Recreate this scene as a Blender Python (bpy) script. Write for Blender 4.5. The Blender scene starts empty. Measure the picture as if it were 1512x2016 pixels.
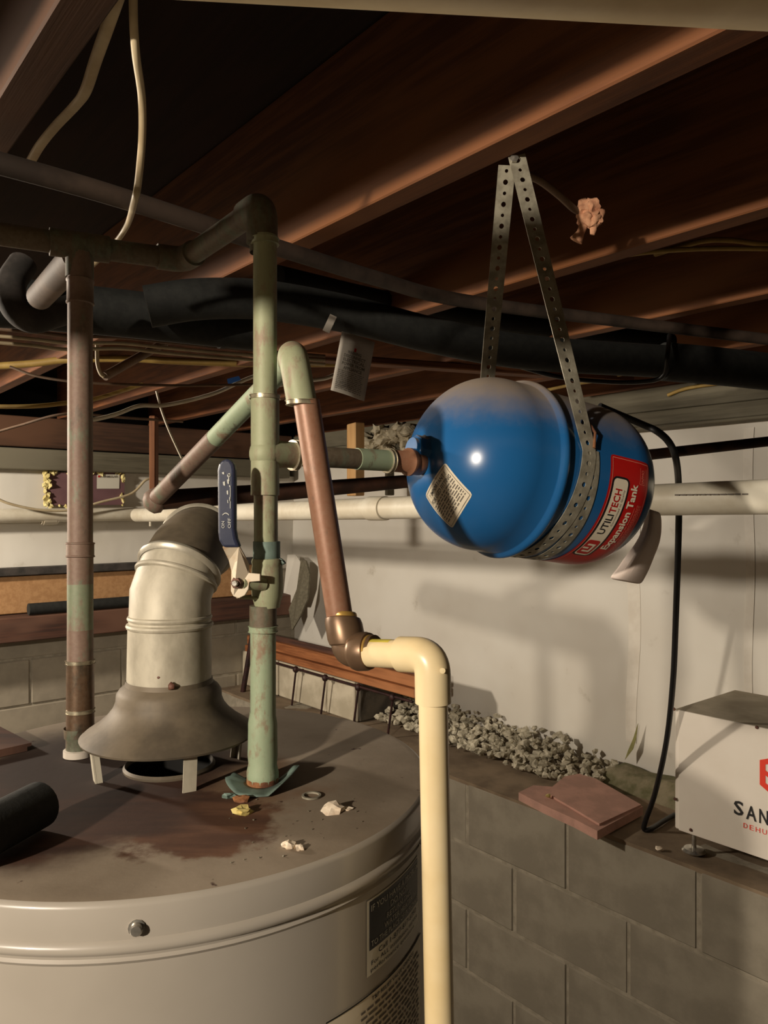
import bpy, bmesh, math, random
from mathutils import Vector, Matrix, noise
from mathutils.bvhtree import BVHTree
random.seed(7)
S = bpy.context.scene
COL = S.collection
F = 1500.0                                  # focal length in pixels of the 1512 px wide frame

# ---------------------------------------------------------------- camera, world, lights, exposure
cam_d = bpy.data.cameras.new('camera'); cam = bpy.data.objects.new('camera', cam_d); COL.objects.link(cam)
cam.location = (0, 0, 0); cam.rotation_euler = (math.pi/2, 0, 0)
cam_d.sensor_fit = 'VERTICAL'; cam_d.sensor_height = 24.0; cam_d.lens = 24.0*F/2016
cam_d.clip_start = .02; cam_d.clip_end = 60
S.camera = cam
S.view_settings.view_transform = 'Standard'; S.view_settings.look = 'None'
S.view_settings.gamma = 1; S.view_settings.use_curve_mapping = False
S.view_settings.exposure = 0.22
w = bpy.data.worlds.new('world'); S.world = w; w.use_nodes = True
w.node_tree.nodes['Background'].inputs[0].default_value = (1.0, .80, .58, 1)
w.node_tree.nodes['Background'].inputs[1].default_value = .006
# ---------------------------------------------------------------- coordinates
CH, SH = .767, .6416
D2 = Vector((CH, SH, 0)); D1 = Vector((-SH, CH, 0))       # across the joists / along joists and the right wall
ANG1 = math.atan2(D1.y, D1.x); ANG2 = math.atan2(D2.y, D2.x)
def W(p, q, z): return D2*p + D1*q + Vector((0, 0, z))
def P(u, v, Y): return Vector(((u-756)/F*Y, Y, (1008-v)/F*Y))
def Pz(u, v, z): return P(u, v, z*F/(1008-v))
def Pp(u, v, p):
    k = (u-756)/F; return P(u, v, p/(k*D2.x+D2.y))
def Pq(u, v, q):
    k = (u-756)/F; return P(u, v, q/(k*D1.x+D1.y))

def bulb(name, loc, power, rad, col=(1, .80, .57)):
    l = bpy.data.lights.new(name, 'POINT'); l.energy = power; l.shadow_soft_size = rad; l.color = col
    o = bpy.data.objects.new(name, l); o.location = loc; COL.objects.link(o)
bulb('basement_bulb', (-1.10, -.90, .355), 150, .035, (1, .875, .715))
bulb('far_bulb', tuple(W(-.58, 2.75, .378)), 135, .06, (1, .875, .715))

# ---------------------------------------------------------------- materials
def lin(c):
    return tuple(((x/255)/12.92 if x/255 <= .04045 else ((x/255+.055)/1.055)**2.4) for x in c)
class NT:
    def __init__(s, name):
        s.m = bpy.data.materials.new(name); s.m.use_nodes = True; s.t = s.m.node_tree; s.n = s.t.nodes
        s.b = s.n['Principled BSDF']; s.tc = s.n.new('ShaderNodeTexCoord')
    def l(s, a, b): s.t.links.new(a, b)
    def co(s, scale=(1, 1, 1)):
        mp = s.n.new('ShaderNodeMapping'); mp.inputs['Scale'].default_value = scale
        s.l(s.tc.outputs['Object'], mp.inputs[0]); return mp.outputs[0]
    def noise(s, sc, det=4, stretch=(1, 1, 1), rough=.6):
        n = s.n.new('ShaderNodeTexNoise'); n.inputs['Scale'].default_value = sc; n.inputs['Detail'].default_value = det
        n.inputs['Roughness'].default_value = rough; s.l(s.co(stretch), n.inputs['Vector']); return n.outputs['Fac']
    def ramp(s, src, a, b):
        r = s.n.new('ShaderNodeMapRange'); r.inputs[1].default_value = a; r.inputs[2].default_value = b
        r.interpolation_type = 'SMOOTHSTEP'; s.l(src, r.inputs[0]); return r.outputs[0]
    def math(s, op, a, b=None):
        m = s.n.new('ShaderNodeMath'); m.operation = op
        for i, x in enumerate((a, b)):
            if x is None: continue
            if isinstance(x, (int, float)): m.inputs[i].default_value = x
            else: s.l(x, m.inputs[i])
        return m.outputs[0]
    def mix(s, f, a, b):
        m = s.n.new('ShaderNodeMix'); m.data_type = 'RGBA'
        if isinstance(f, (int, float)): m.inputs[0].default_value = f
        else: s.l(f, m.inputs[0])
        for i, x in ((6, a), (7, b)):
            if isinstance(x, tuple): m.inputs[i].default_value = (*x[:3], 1)
            else: s.l(x, m.inputs[i])
        return m.outputs[2]
    def set(s, col, rough=.6, metal=0, bump=None, bs=.3, bd=.001, coat=0):
        if isinstance(col, tuple): s.b.inputs['Base Color'].default_value = (*col, 1)
        else: s.l(col, s.b.inputs['Base Color'])
        if isinstance(rough, (int, float)): s.b.inputs['Roughness'].default_value = rough
        else: s.l(rough, s.b.inputs['Roughness'])
        if isinstance(metal, (int, float)): s.b.inputs['Metallic'].default_value = metal
        else: s.l(metal, s.b.inputs['Metallic'])
        s.b.inputs['Coat Weight'].default_value = coat
        if bump is not None:
            b = s.n.new('ShaderNodeBump'); b.inputs['Strength'].default_value = bs; b.inputs['Distance'].default_value = bd
            s.l(bump, b.inputs['Height']); s.l(b.outputs[0], s.b.inputs['Normal'])
        return s.m
def simple(name, c1, c2=None, sc=30, rough=.6, metal=0, stretch=(1, 1, 1), bs=.2, bd=.001, lo=.35, hi=.65, coat=0):
    t = NT(name); c1 = lin(c1); c2 = lin(c2) if c2 else c1
    n = t.noise(sc, 5, stretch)
    return t.set(t.mix(t.ramp(n, lo, hi), c1, c2), rough, metal, t.noise(sc*3, 4, stretch), bs, bd, coat)
def wood(name, c1, c2, c3, rough=.75):
    t = NT(name)
    g = t.noise(14, 6, (.35, 6, 6)); big = t.noise(3, 3, (.6, 1.5, 1.5)); fine = t.noise(60, 3, (.2, 8, 8))
    c = t.mix(t.ramp(g, .35, .65), lin(c1), lin(c2)); c = t.mix(t.ramp(big, .45, .7), c, lin(c3))
    return t.set(c, rough, 0, fine, .25, .0006)
def patina(name, copper, green, dark, gl=.5, gh=.62, dl=.55, dh=.7, rough=.55, zr=None, metal=.25):
    """oxidised copper: bare copper, verdigris and dark tarnish in patches"""
    t = NT(name)
    a = t.noise(26, 8, (1, 1, .4), .7); b = t.noise(70, 8, (1, 1, .45), .7); f = t.noise(220, 4)
    gm = t.ramp(t.math('ADD', t.math('MULTIPLY', a, .55), t.math('MULTIPLY', b, .45)), (gl+gh)/2-.05, (gl+gh)/2+.05)
    c = t.mix(gm, lin(copper), lin(green))
    dk = t.math('MULTIPLY', t.ramp(t.noise(48, 7, (1.3, 1.3, .5), .7), dl-.03, dh-.07), .75)
    c = t.mix(dk, c, lin(dark)); c = t.mix(t.math('MULTIPLY', f, .22), c, lin((200, 190, 165)))
    return t.set(c, rough, metal, b, .25, .0008)
M = {}
M['joist'] = wood('joist_wood', (118, 70, 36), (84, 46, 23), (132, 82, 44))
M['old_joist'] = wood('dark_joist_wood', (76, 50, 33), (54, 34, 21), (90, 60, 40))
M['subfloor'] = wood('subfloor_wood', (44, 27, 18), (32, 19, 12), (52, 32, 22), .95)
M['pale_wood'] = wood('pale_pine', (205, 160, 104), (180, 134, 82), (215, 175, 120))
M['orange_wood'] = wood('varnished_orange_wood', (164, 104, 62), (126, 74, 40), (180, 120, 76), .6)
M['grey_wood'] = wood('weathered_grey_wood', (112, 106, 88), (92, 86, 70), (124, 118, 100))
M['brown_beam'] = wood('rusty_brown_beam', (84, 52, 38), (58, 36, 28), (110, 78, 62))
M['particle'] = simple('tan_particle_board', (180, 138, 94), (164, 122, 80), 60, .8)
def wallmat():
    t = NT('white_wall_liner')
    n = t.noise(2.2, 3); s_ = t.noise(9, 5)
    c = t.mix(t.ramp(n, .3, .7), lin((226, 222, 212)), lin((214, 208, 196)))
    c = t.mix(t.ramp(s_, .62, .8), c, lin((188, 180, 165)))
    return t.set(c, .5, 0, t.noise(3.5, 3, (1, 1, .5)), .5, .012)
M['liner'] = wallmat()
M['tape_white'] = simple('white_seam_tape', (232, 226, 214), (216, 208, 194), 8, .45)
M['block'] = simple('grey_concrete_block', (146, 138, 122), (130, 122, 107), 9, .92, bs=.5, bd=.002)
M['block_paint'] = simple('grey_painted_block', (158, 148, 130), (142, 133, 117), 7, .8, bs=.4, bd=.002)
M['step_paint'] = simple('white_washed_block', (206, 196, 174), (176, 166, 144), 8, .85, bs=.4, bd=.002)
M['dark_block'] = simple('dark_grey_block', (92, 84, 72), (66, 60, 52), 14, .95, bs=.5, bd=.002)
M['mortar'] = simple('pale_mortar', (160, 151, 134), (138, 130, 114), 30, .95, bs=.6, bd=.002)
M['ledge_top'] = simple('dusty_ledge_concrete', (136, 118, 96), (104, 88, 70), 6, .95, bs=.6, bd=.003)
M['floor'] = simple('grey_floor_concrete', (112, 104, 92), (84, 76, 66), 3, .9)
M['pier'] = simple('dark_grey_pier_concrete', (78, 74, 68), (64, 61, 57), 5, .9)
M['gravel'] = simple('grey_gravel', (204, 196, 174), (150, 142, 122), 38, .95, bs=.6, bd=.003)
M['mound'] = simple('mossy_mortar_mound', (146, 136, 112), (98, 96, 66), 12, .95, bs=.8, bd=.006)
M['slate'] = simple('pink_slate', (190, 146, 130), (168, 130, 116), 12, .85, bs=.6, bd=.003)
M['slate_edge'] = simple('slate_edge', (188, 134, 122), (90, 70, 60), 30, .9)
M['pvc'] = simple('aged_cream_pvc', (226, 208, 170), (206, 184, 142), 12, .42, bs=.05)
M['cpvc'] = simple('yellow_cream_cpvc', (236, 216, 172), (226, 202, 152), 9, .32, bs=.03, lo=.4, hi=.7)
M['cpvc_lettering'] = simple('yellow_pipe_stripe', (222, 198, 60), (230, 212, 90), 30, .4)
M['white_pvc'] = simple('dusty_white_pvc', (232, 226, 208), (212, 202, 180), 8, .45, bs=.05)
M['grey_pipe'] = simple('dusty_grey_pipe', (128, 108, 92), (100, 84, 72), 14, .7)
M['insul'] = simple('black_foam_insulation', (34, 35, 32), (24, 25, 23), 60, .85, bs=.4)
M['insul_light'] = simple('dusty_foam_insulation', (70, 64, 60), (46, 43, 40), 20, .85, bs=.4)
M['iron'] = simple('rusty_iron_pipe', (74, 46, 30), (48, 30, 20), 25, .6, .3)
M['iron_dark'] = simple('dusty_iron_pipe', (76, 62, 52), (50, 40, 33), 14, .7, .1)
M['rack_iron'] = simple('dark_red_iron', (62, 34, 32), (40, 24, 24), 40, .55, .3)
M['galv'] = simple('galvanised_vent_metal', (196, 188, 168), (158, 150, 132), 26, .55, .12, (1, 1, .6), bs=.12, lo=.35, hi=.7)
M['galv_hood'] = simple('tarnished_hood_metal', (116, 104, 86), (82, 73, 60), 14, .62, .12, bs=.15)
M['galv_seam'] = simple('bright_vent_seam', (206, 200, 184), (176, 168, 150), 20, .4, .4)
M['strap'] = simple('perforated_zinc_strap', (168, 162, 144), (132, 126, 110), 60, .5, .25, bs=.1)
M['zinc'] = simple('zinc_screw', (190, 186, 176), (150, 146, 138), 60, .3, .8)
M['black'] = simple('black_cord_rubber', (20, 20, 21), None, 20, .45)
M['black_hole'] = simple('black_flue_interior', (14, 12, 10), None, 20, .95)  # near-black colour for the inside of the flue
M['brass'] = simple('bronze_push_fitting', (130, 104, 80), (108, 86, 68), 16, .38, .55, bs=.05)
M['brass_ring'] = simple('brass_collar', (200, 160, 84), (176, 140, 72), 30, .35, .5)
M['solder'] = simple('solder_bead', (196, 186, 160), (140, 130, 108), 60, .35, .6)
M['teflon'] = simple('white_thread_tape', (232, 222, 200), (200, 180, 140), 60, .6)
M['heater_body'] = simple('warm_grey_heater_enamel', (172, 164, 152), (164, 156, 144), 4, .34, .0, bs=.05, coat=.15)
M['copper'] = patina('bare_brown_copper', (140, 92, 68), (122, 108, 88), (92, 62, 48), .56, .72, .62, .8, .45, metal=.18)
M['copper_green'] = patina('verdigris_copper', (132, 108, 84), (146, 164, 134), (92, 80, 60), .34, .52, .60, .76, .65, metal=.08)
M['copper_pale'] = patina('pale_weathered_copper', (142, 122, 100), (152, 158, 124), (96, 84, 62), .40, .54, .60, .78, .6, metal=.1)
M['copper_dull'] = patina('dull_brown_copper', (112, 84, 72), (98, 108, 88), (76, 60, 52), .50, .62, .58, .75, .6, metal=.1)
M['copper_mid'] = patina('green_grey_copper', (116, 94, 80), (112, 124, 98), (84, 74, 58), .38, .54, .58, .75, .6, metal=.1)
M['copper_dark'] = patina('tarnished_shaded_copper', (82, 66, 48), (76, 84, 66), (50, 40, 30), .45, .6, .55, .75, .65, metal=.1)  # tarnish on the fittings, painted shadow on the tank branch tube
M['copper_new'] = patina('orange_copper', (158, 102, 72), (146, 104, 78), (110, 68, 48), .5, .8, .6, .8, .45, metal=.2)
M['rust'] = simple('flaking_rust', (160, 108, 66), (92, 54, 34), 50, .8, bs=.5)
M['verdigris'] = simple('blue_green_corroded_metal', (122, 142, 132), (84, 98, 90), 30, .65, .2)
M['steam_brown'] = patina('burnt_brown_copper', (96, 66, 44), (64, 44, 30), (44, 32, 22), .45, .6, .5, .7, .35, metal=.5)
M['navy'] = simple('navy_vinyl_grip', (44, 50, 72), (54, 58, 78), 30, .32, bs=.05)
M['print_pale'] = simple('worn_pale_print', (196, 196, 188), None, 20, .6)
M['handle_metal'] = simple('rust_stained_cream_metal', (222, 208, 184), (190, 140, 88), 26, .5, .15, lo=.5, hi=.68)
M['rust_nut'] = simple('rusty_brown_nut', (110, 72, 56), (84, 54, 44), 40, .55, .3)
M['cream_cable'] = simple('cream_cable_sheath', (206, 190, 156), (180, 160, 126), 14, .5)
M['white_cable'] = simple('white_cable_sheath', (228, 220, 200), (206, 196, 172), 14, .45)
M['yellow_cable'] = simple('yellow_cable_sheath', (182, 152, 82), (158, 128, 66), 14, .55)
M['dusty_cable'] = simple('dusty_brown_cable', (130, 104, 82), (100, 78, 60), 14, .7)
M['blue_tag'] = simple('blue_plastic_tag', (44, 96, 168), None, 14, .4)
M['paper'] = simple('dusty_white_paper', (206, 198, 186), (196, 186, 172), 20, .8)
M['ink'] = simple('black_ink', (28, 26, 26), None, 20, .7)
M['grey_ink'] = simple('grey_ink', (110, 102, 92), None, 20, .7)
M['red_ink'] = simple('red_ink', (196, 40, 34), None, 20, .6)
M['pink_paper'] = simple('pinkish_curled_paper', (246, 230, 220), (232, 206, 188), 9, .7)
M['label_red'] = simple('red_label_vinyl', (188, 26, 22), (176, 22, 20), 6, .38)
M['label_pink'] = simple('pale_red_label_line', (226, 128, 108), None, 20, .5)
M['label_cream'] = simple('cream_label_vinyl', (226, 214, 190), None, 20, .45)
M['label_silver'] = simple('silver_label_vinyl', (226, 222, 208), None, 20, .45)
M['label_black'] = simple('black_label_vinyl', (26, 26, 30), None, 20, .4)
M['emblem_red'] = simple('bright_red_emblem', (226, 62, 40), None, 20, .5)
M['box_white'] = simple('white_powder_coat', (228, 220, 208), (222, 213, 200), 4, .45, bs=.03)
M['box_top'] = simple('dusty_box_lid', (186, 174, 152), (160, 148, 126), 7, .8)
M['foam_board'] = simple('purple_foam_board', (122, 88, 92), (112, 80, 84), 10, .8)
M['spray_foam'] = simple('yellow_spray_foam', (232, 220, 160), (206, 188, 120), 40, .8, bs=.5, bd=.004)
M['fluff'] = simple('crumpled_grey_insulation', (196, 186, 162), (150, 138, 112), 26, .95, bs=.7, bd=.006)
M['rope'] = simple('frayed_pinkish_rope', (214, 160, 124), (176, 122, 92), 60, .9, bs=.6)
M['plaster'] = simple('white_plaster_crumb', (232, 218, 196), (200, 180, 156), 60, .9)
M['yellow_crumb'] = simple('yellow_foam_crumb', (218, 200, 128), (180, 160, 90), 60, .9)
M['leaf'] = simple('olive_leaf', (142, 138, 84), (120, 116, 68), 20, .8)
M['chrome'] = simple('chrome_foot_disc', (210, 206, 196), (170, 166, 158), 60, .25, .8)
def tankmat():
    t = NT('blue_tank_enamel_with_dust')
    g = t.n.new('ShaderNodeNewGeometry'); sx = t.n.new('ShaderNodeSeparateXYZ'); t.l(g.outputs['Normal'], sx.inputs[0])
    dust = t.ramp(t.math('ADD', sx.outputs[2], t.math('MULTIPLY', t.noise(60, 5), .22)), .42, 1.02)
    streak = t.ramp(t.noise(25, 4, (1, 1, .3)), .60, .85)
    c = t.mix(streak, lin((32, 94, 150)), lin((44, 102, 154)))
    c = t.mix(dust, c, lin((142, 128, 114)))
    r = t.math('ADD', t.math('MULTIPLY', dust, .6), .24)
    return t.set(c, r, 0)
M['tank'] = tankmat()
def topmat():
    t = NT('rust_stained_heater_lid')
    def blob(x, y, r, soft, amp, sc=11):
        vm = t.n.new('ShaderNodeVectorMath'); vm.operation = 'DISTANCE'; t.l(t.tc.outputs['Object'], vm.inputs[0]); vm.inputs[1].default_value = (x, y, 0)
        d = t.math('ADD', vm.outputs['Value'], t.math('MULTIPLY', t.math('SUBTRACT', t.noise(sc, 6), .5), amp))
        return t.ramp(d, r, r-soft)
    base = t.mix(t.ramp(t.noise(7, 5), .35, .7), lin((148, 134, 116)), lin((126, 112, 94)))
    c = t.mix(t.math('MULTIPLY', blob(.03, -.05, .14, .05, .16), .8), base, lin((118, 88, 62)))
    streak = t.noise(30, 5, (.25, 1.4, 1))
    c = t.mix(blob(.06, -.125, .075, .02, .10, 26), c, t.mix(t.ramp(streak, .4, .65), lin((78, 48, 30)), lin((104, 70, 48))))
    c = t.mix(blob(-.09, -.055, .175, .05, .10), c, t.mix(t.ramp(streak, .35, .7), lin((50, 28, 17)), lin((70, 42, 27))))
    c = t.mix(blob(-.07, .05, .17, .09, .1), c, lin((42, 26, 17)))
    c = t.mix(t.ramp(t.noise(46, 3), .68, .74), c, lin((62, 38, 26)))
    return t.set(c, .82, 0, t.noise(60, 5), .3, .001)
M['heater_top'] = topmat()

# ---------------------------------------------------------------- object helpers
def world_loc(o):
    l = Vector(o.location)
    while o.parent: o = o.parent; l += Vector(o.location)
    return l
def thing(name, loc, label, cat, group=None):
    o = bpy.data.objects.new(name, None); COL.objects.link(o); o.empty_display_size = .02
    o.location = loc; o['label'] = label; o['category'] = cat
    if group: o['group'] = group
    return o
def setpar(o, parent, wl):
    o.parent = parent
    if any(abs(a) > 1e-6 for a in parent.rotation_euler):
        o.matrix_parent_inverse = (Matrix.Translation(world_loc(parent)) @ parent.rotation_euler.to_matrix().to_4x4()).inverted(); o.location = wl
    else: o.location = Vector(wl)-world_loc(parent)
def mesh_obj(name, verts, faces, m, parent=None, smooth=True, origin=None):
    if isinstance(m, str): m = M[m]
    o0 = world_loc(parent) if parent else None
    if parent is None:
        if origin is None:
            xs = [v[0] for v in verts]; ys = [v[1] for v in verts]; zs = [v[2] for v in verts]
            origin = Vector(((min(xs)+max(xs))/2, (min(ys)+max(ys))/2, min(zs)))
        o0 = Vector(origin)
    me = bpy.data.meshes.new(name); me.from_pydata([Vector(v)-o0 for v in verts], [], faces); me.validate(); me.update()
    bm = bmesh.new(); bm.from_mesh(me); bmesh.ops.recalc_face_normals(bm, faces=bm.faces); bm.to_mesh(me); bm.free()
    if smooth:
        me.shade_smooth()
        try: me.set_sharp_from_angle(angle=math.radians(38))
        except Exception: pass
    me.materials.append(m)
    o = bpy.data.objects.new(name, me); COL.objects.link(o)
    if parent: setpar(o, parent, o0)
    else: o.location = o0
    return o
def tag(o, label=None, cat=None, group=None, kind=None):
    if label: o['label'] = label
    if cat: o['category'] = cat
    if group: o['group'] = group
    if kind: o['kind'] = kind
    return o
class G:
    """collects verts and faces"""
    def __init__(s): s.v = []; s.f = []
    def add(s, v, f):
        k = len(s.v); s.v += [Vector(x) for x in v]; s.f += [tuple(i+k for i in q) for q in f]; return s
    def obj(s, name, m, parent=None, smooth=True, origin=None): return mesh_obj(name, s.v, s.f, m, parent, smooth, origin)
def fillet(pts, r, n=6):
    """round the corners of a polyline"""
    pts = [Vector(p) for p in pts]; out = [pts[0]]
    for i in range(1, len(pts)-1):
        a, b, c = pts[i-1], pts[i], pts[i+1]
        rr = min(r, (a-b).length*.49, (c-b).length*.49)
        s = b+(a-b).normalized()*rr; e = b+(c-b).normalized()*rr
        for k in range(n+1):
            t = k/n; out.append((1-t)**2*s+2*t*(1-t)*b+t*t*e)
    out.append(pts[-1]); return out
def spline(pts, n=8):
    pts = [Vector(p) for p in pts]
    if len(pts) < 3: return pts
    q = [2*pts[0]-pts[1]]+pts+[2*pts[-1]-pts[-2]]; out = []
    for i in range(1, len(q)-2):
        a, b, c, d = q[i-1:i+3]
        for k in range(n):
            t = k/n
            out.append(.5*((2*b)+(c-a)*t+(2*a-5*b+4*c-d)*t*t+(3*b-a-3*c+d)*t**3))
    out.append(pts[-1]); return out
def sweep(pts, r, seg=16, cap=True, flat=1.0, g=None, t0=None, t1=None):
    """tube along pts; r a number or one per point"""
    g = g or G(); pts = [Vector(p) for p in pts]; n = len(pts)
    rs = r if isinstance(r, (list, tuple)) else [r]*n
    T = []
    for i in range(n):
        a = pts[max(i-1, 0)]; b = pts[min(i+1, n-1)]
        if 0 < i < n-1: t = (pts[i]-a).normalized()+(b-pts[i]).normalized()
        else: t = b-a
        T.append(t.normalized())
    if t0 is not None: T[0] = Vector(t0).normalized()
    if t1 is not None: T[-1] = Vector(t1).normalized()
    up = Vector((0, 0, 1)) if abs(T[0].z) < .9 else Vector((0, 1, 0))
    x = T[0].cross(up).normalized(); V = []; Fc = []
    for i in range(n):
        x = (x-T[i]*x.dot(T[i])).normalized(); y = T[i].cross(x)
        for k in range(seg):
            a = 2*math.pi*k/seg; V.append(pts[i]+(x*math.cos(a)+y*math.sin(a)*flat)*rs[i])
    for i in range(n-1):
        for k in range(seg):
            k2 = (k+1) % seg; Fc.append((i*seg+k, i*seg+k2, (i+1)*seg+k2, (i+1)*seg+k))
    if cap: Fc.append(tuple(range(seg))); Fc.append(tuple((n-1)*seg+k for k in range(seg)))
    return g.add(V, Fc)
def lathe(c, ax, prof, seg=40, g=None, a0=0, a1=2*math.pi):
    """revolve (radius, height) profile around axis ax through c"""
    g = g or G(); c = Vector(c); ax = Vector(ax).normalized()
    up = Vector((0, 0, 1)) if abs(ax.z) < .9 else Vector((1, 0, 0))
    x = up.cross(ax).normalized() if abs(ax.z) < .9 else Vector((1, 0, 0)); y = ax.cross(x)
    V = []; Fc = []; n = len(prof); full = abs(a1-a0-2*math.pi) < 1e-6; m = seg if full else seg+1
    for (r, h) in prof:
        for k in range(m):
            a = a0+(a1-a0)*k/seg; V.append(c+ax*h+(x*math.cos(a)+y*math.sin(a))*max(r, 1e-5))
    for i in range(n-1):
        for k in range(seg):
            k2 = (k+1) % m; Fc.append((i*m+k, i*m+k2, (i+1)*m+k2, (i+1)*m+k))
    return g.add(V, Fc)
def disc_caps(g, c, ax, prof, seg=40): return lathe(c, ax, [(0, prof[0][1])]+list(prof)+[(0, prof[-1][1])], seg, g)
def boxv(cx, cy, cz, lx, ly, lz, rz=0, bev=0):
    c, s = math.cos(rz), math.sin(rz); V = []
    for sx in (-1, 1):
        for sy in (-1, 1):
            for sz in (-1, 1):
                x, y = sx*lx/2, sy*ly/2; V.append(Vector((cx+c*x-s*y, cy+s*x+c*y, cz+sz*lz/2)))
    return V, [(0, 1, 3, 2), (4, 6, 7, 5), (0, 4, 5, 1), (2, 3, 7, 6), (0, 2, 6, 4), (1, 5, 7, 3)]
def beam(name, c, dims, rz, m, parent=None, bev=.003, rot=None):
    """rectangular timber with its own axes, long side X"""
    bm = bmesh.new(); bmesh.ops.create_cube(bm, size=1); bmesh.ops.scale(bm, vec=dims, verts=bm.verts)
    if bev: bmesh.ops.bevel(bm, geom=bm.edges[:], offset=bev, segments=1, affect='EDGES')
    me = bpy.data.meshes.new(name); bm.to_mesh(me); bm.free(); me.materials.append(M[m])
    o = bpy.data.objects.new(name, me); COL.objects.link(o)
    if parent: setpar(o, parent, Vector(c))
    else: o.location = Vector(c)
    o.rotation_euler = rot or (0, 0, rz)
    return o
def prism(name, outline, thick, nrm, m, parent=None, smooth=False):
    """flat outline (world points) extruded by thick along nrm"""
    n = len(outline); nv = Vector(nrm).normalized()*thick
    V = [Vector(p) for p in outline]+[Vector(p)+nv for p in outline]
    Fc = [tuple(range(n)), tuple(range(n, 2*n))]+[(i, (i+1) % n, n+(i+1) % n, n+i) for i in range(n)]
    return mesh_obj(name, V, Fc, m, parent, smooth)
def lump(c, r, sq=(1, 1, 1), sub=1, amp=.35, g=None, seed=0):
    g = g or G(); bm = bmesh.new(); bmesh.ops.create_icosphere(bm, subdivisions=sub, radius=1)
    rot = Matrix.Rotation(random.random()*6, 3, 'Z') @ Matrix.Rotation(random.random()*2, 3, 'X')
    V = []
    for v in bm.verts:
        d = 1+amp*(noise.noise(v.co*1.7+Vector((seed*3.1, seed*1.7, seed)))*2)
        q = rot @ (v.co*d); V.append(Vector((q.x*sq[0], q.y*sq[1], q.z*sq[2]))*r+Vector(c))
    Fc = [tuple(v.index for v in f.verts) for f in bm.faces]; bm.free(); return g.add(V, Fc)
# lettering ------------------------------------------------------
def text2d(s, size=1.0, bold=0.0, align='LEFT'):
    c = bpy.data.curves.new('lettering', 'FONT'); c.body = s; c.size = size; c.offset = bold; c.align_x = align; c.resolution_u = 2
    o = bpy.data.objects.new('lettering', c); COL.objects.link(o); bpy.context.view_layer.update()
    me = bpy.data.meshes.new_from_object(o.evaluated_get(bpy.context.evaluated_depsgraph_get()))
    V = [(v.co.x, v.co.y) for v in me.vertices]; Fc = [tuple(p.vertices) for p in me.polygons]
    bpy.data.objects.remove(o); bpy.data.curves.remove(c); bpy.data.meshes.remove(me)
    return V, Fc
def put_text(fn, s, x, y, height, m, parent, width=None, bold=0.0, off=.0006, name='lettering'):
    """text whose lower left corner is (x,y) in label units; fn(s,t,off)->world"""
    V, Fc = text2d(s, 1.0, bold)
    if not V: return
    x0 = min(a for a, b in V); x1 = max(a for a, b in V); y1 = .72
    sx = (width/(x1-x0)) if width else height/y1; sy = height/y1
    return mesh_obj(name, [fn(x+(a-x0)*sx, y+b*sy, off) for a, b in V], Fc, m, parent, False)
def put_rect(fn, x0, y0, x1, y1, m, parent, off=.0003, nx=10, ny=6, name='label_patch', r=0):
    V = []; Fc = []
    for j in range(ny+1):
        for i in range(nx+1):
            s = x0+(x1-x0)*i/nx; t = y0+(y1-y0)*j/ny
            if r:                                     # rounded corners by pulling the ends in
                for cx, sg in ((x0, 1), (x1, -1)):
                    for cy, tg in ((y0, 1), (y1, -1)):
                        dx = (cx+sg*r-s)*sg; dy = (cy+tg*r-t)*tg
                        if dx > 0 and dy > 0:
                            L = math.hypot(dx, dy)
                            if L > r: s = cx+sg*r-sg*dx*r/L; t = cy+tg*r-tg*dy*r/L
            V.append(fn(s, t, off))
    for j in range(ny):
        for i in range(nx):
            a = j*(nx+1)+i; Fc.append((a, a+1, a+nx+2, a+nx+1))
    return mesh_obj(name, V, Fc, m, parent, True)
def put_lines(fn, x0, y0, x1, y1, rows, m, parent, off=.0006, fill=.45, name='fine_print', seed=1):
    """illegible small print: rows of short word-length bars"""
    rr = random.Random(seed); g = G(); h = (y1-y0)/rows
    for k in range(rows):
        y = y1-(k+1)*h+h*.3; x = x0
        while x < x1-h*.5:
            wd = min(h*rr.uniform(.6, 2.6), x1-x)
            g.add([fn(x, y, off), fn(x+wd, y, off), fn(x+wd, y+h*fill, off), fn(x, y+h*fill, off)], [(0, 1, 2, 3)])
            x += wd+h*.45
    return g.obj(name, m, parent, False)
def quad_fn(c00, c10, c11, c01, Wd, Ht, nrm=None):
    """flat label whose corners are world points (lower-left, lower-right, upper-right, upper-left)"""
    c00, c10, c11, c01 = map(Vector, (c00, c10, c11, c01)); n = (c10-c00).cross(c01-c00).normalized()
    if nrm is not None and n.dot(Vector(nrm)) < 0: n = -n
    def fn(s, t, off):
        a, b = s/Wd, t/Ht; return c00*(1-a)*(1-b)+c10*a*(1-b)+c11*a*b+c01*(1-a)*b+n*off
    return fn
TOCAM = Vector((0, -1, 0))

# ================================================================= SETTING
fl = beam('floor', (0, 1.2, -1.76), (9, 9, .1), 0, 'floor', bev=0); tag(fl, kind='structure')
ce = beam('ceiling', W(1.0, 1.2, .655), (9, 9, .04), ANG1, 'subfloor', bev=0); tag(ce, kind='structure')
PW, QW = 2.25, 3.45                               # planes of the right wall and the left wall
QP = .894                                         # where the liner ends at the grey pier
def struct(o, label=None): o['kind'] = 'structure'; return o
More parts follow.
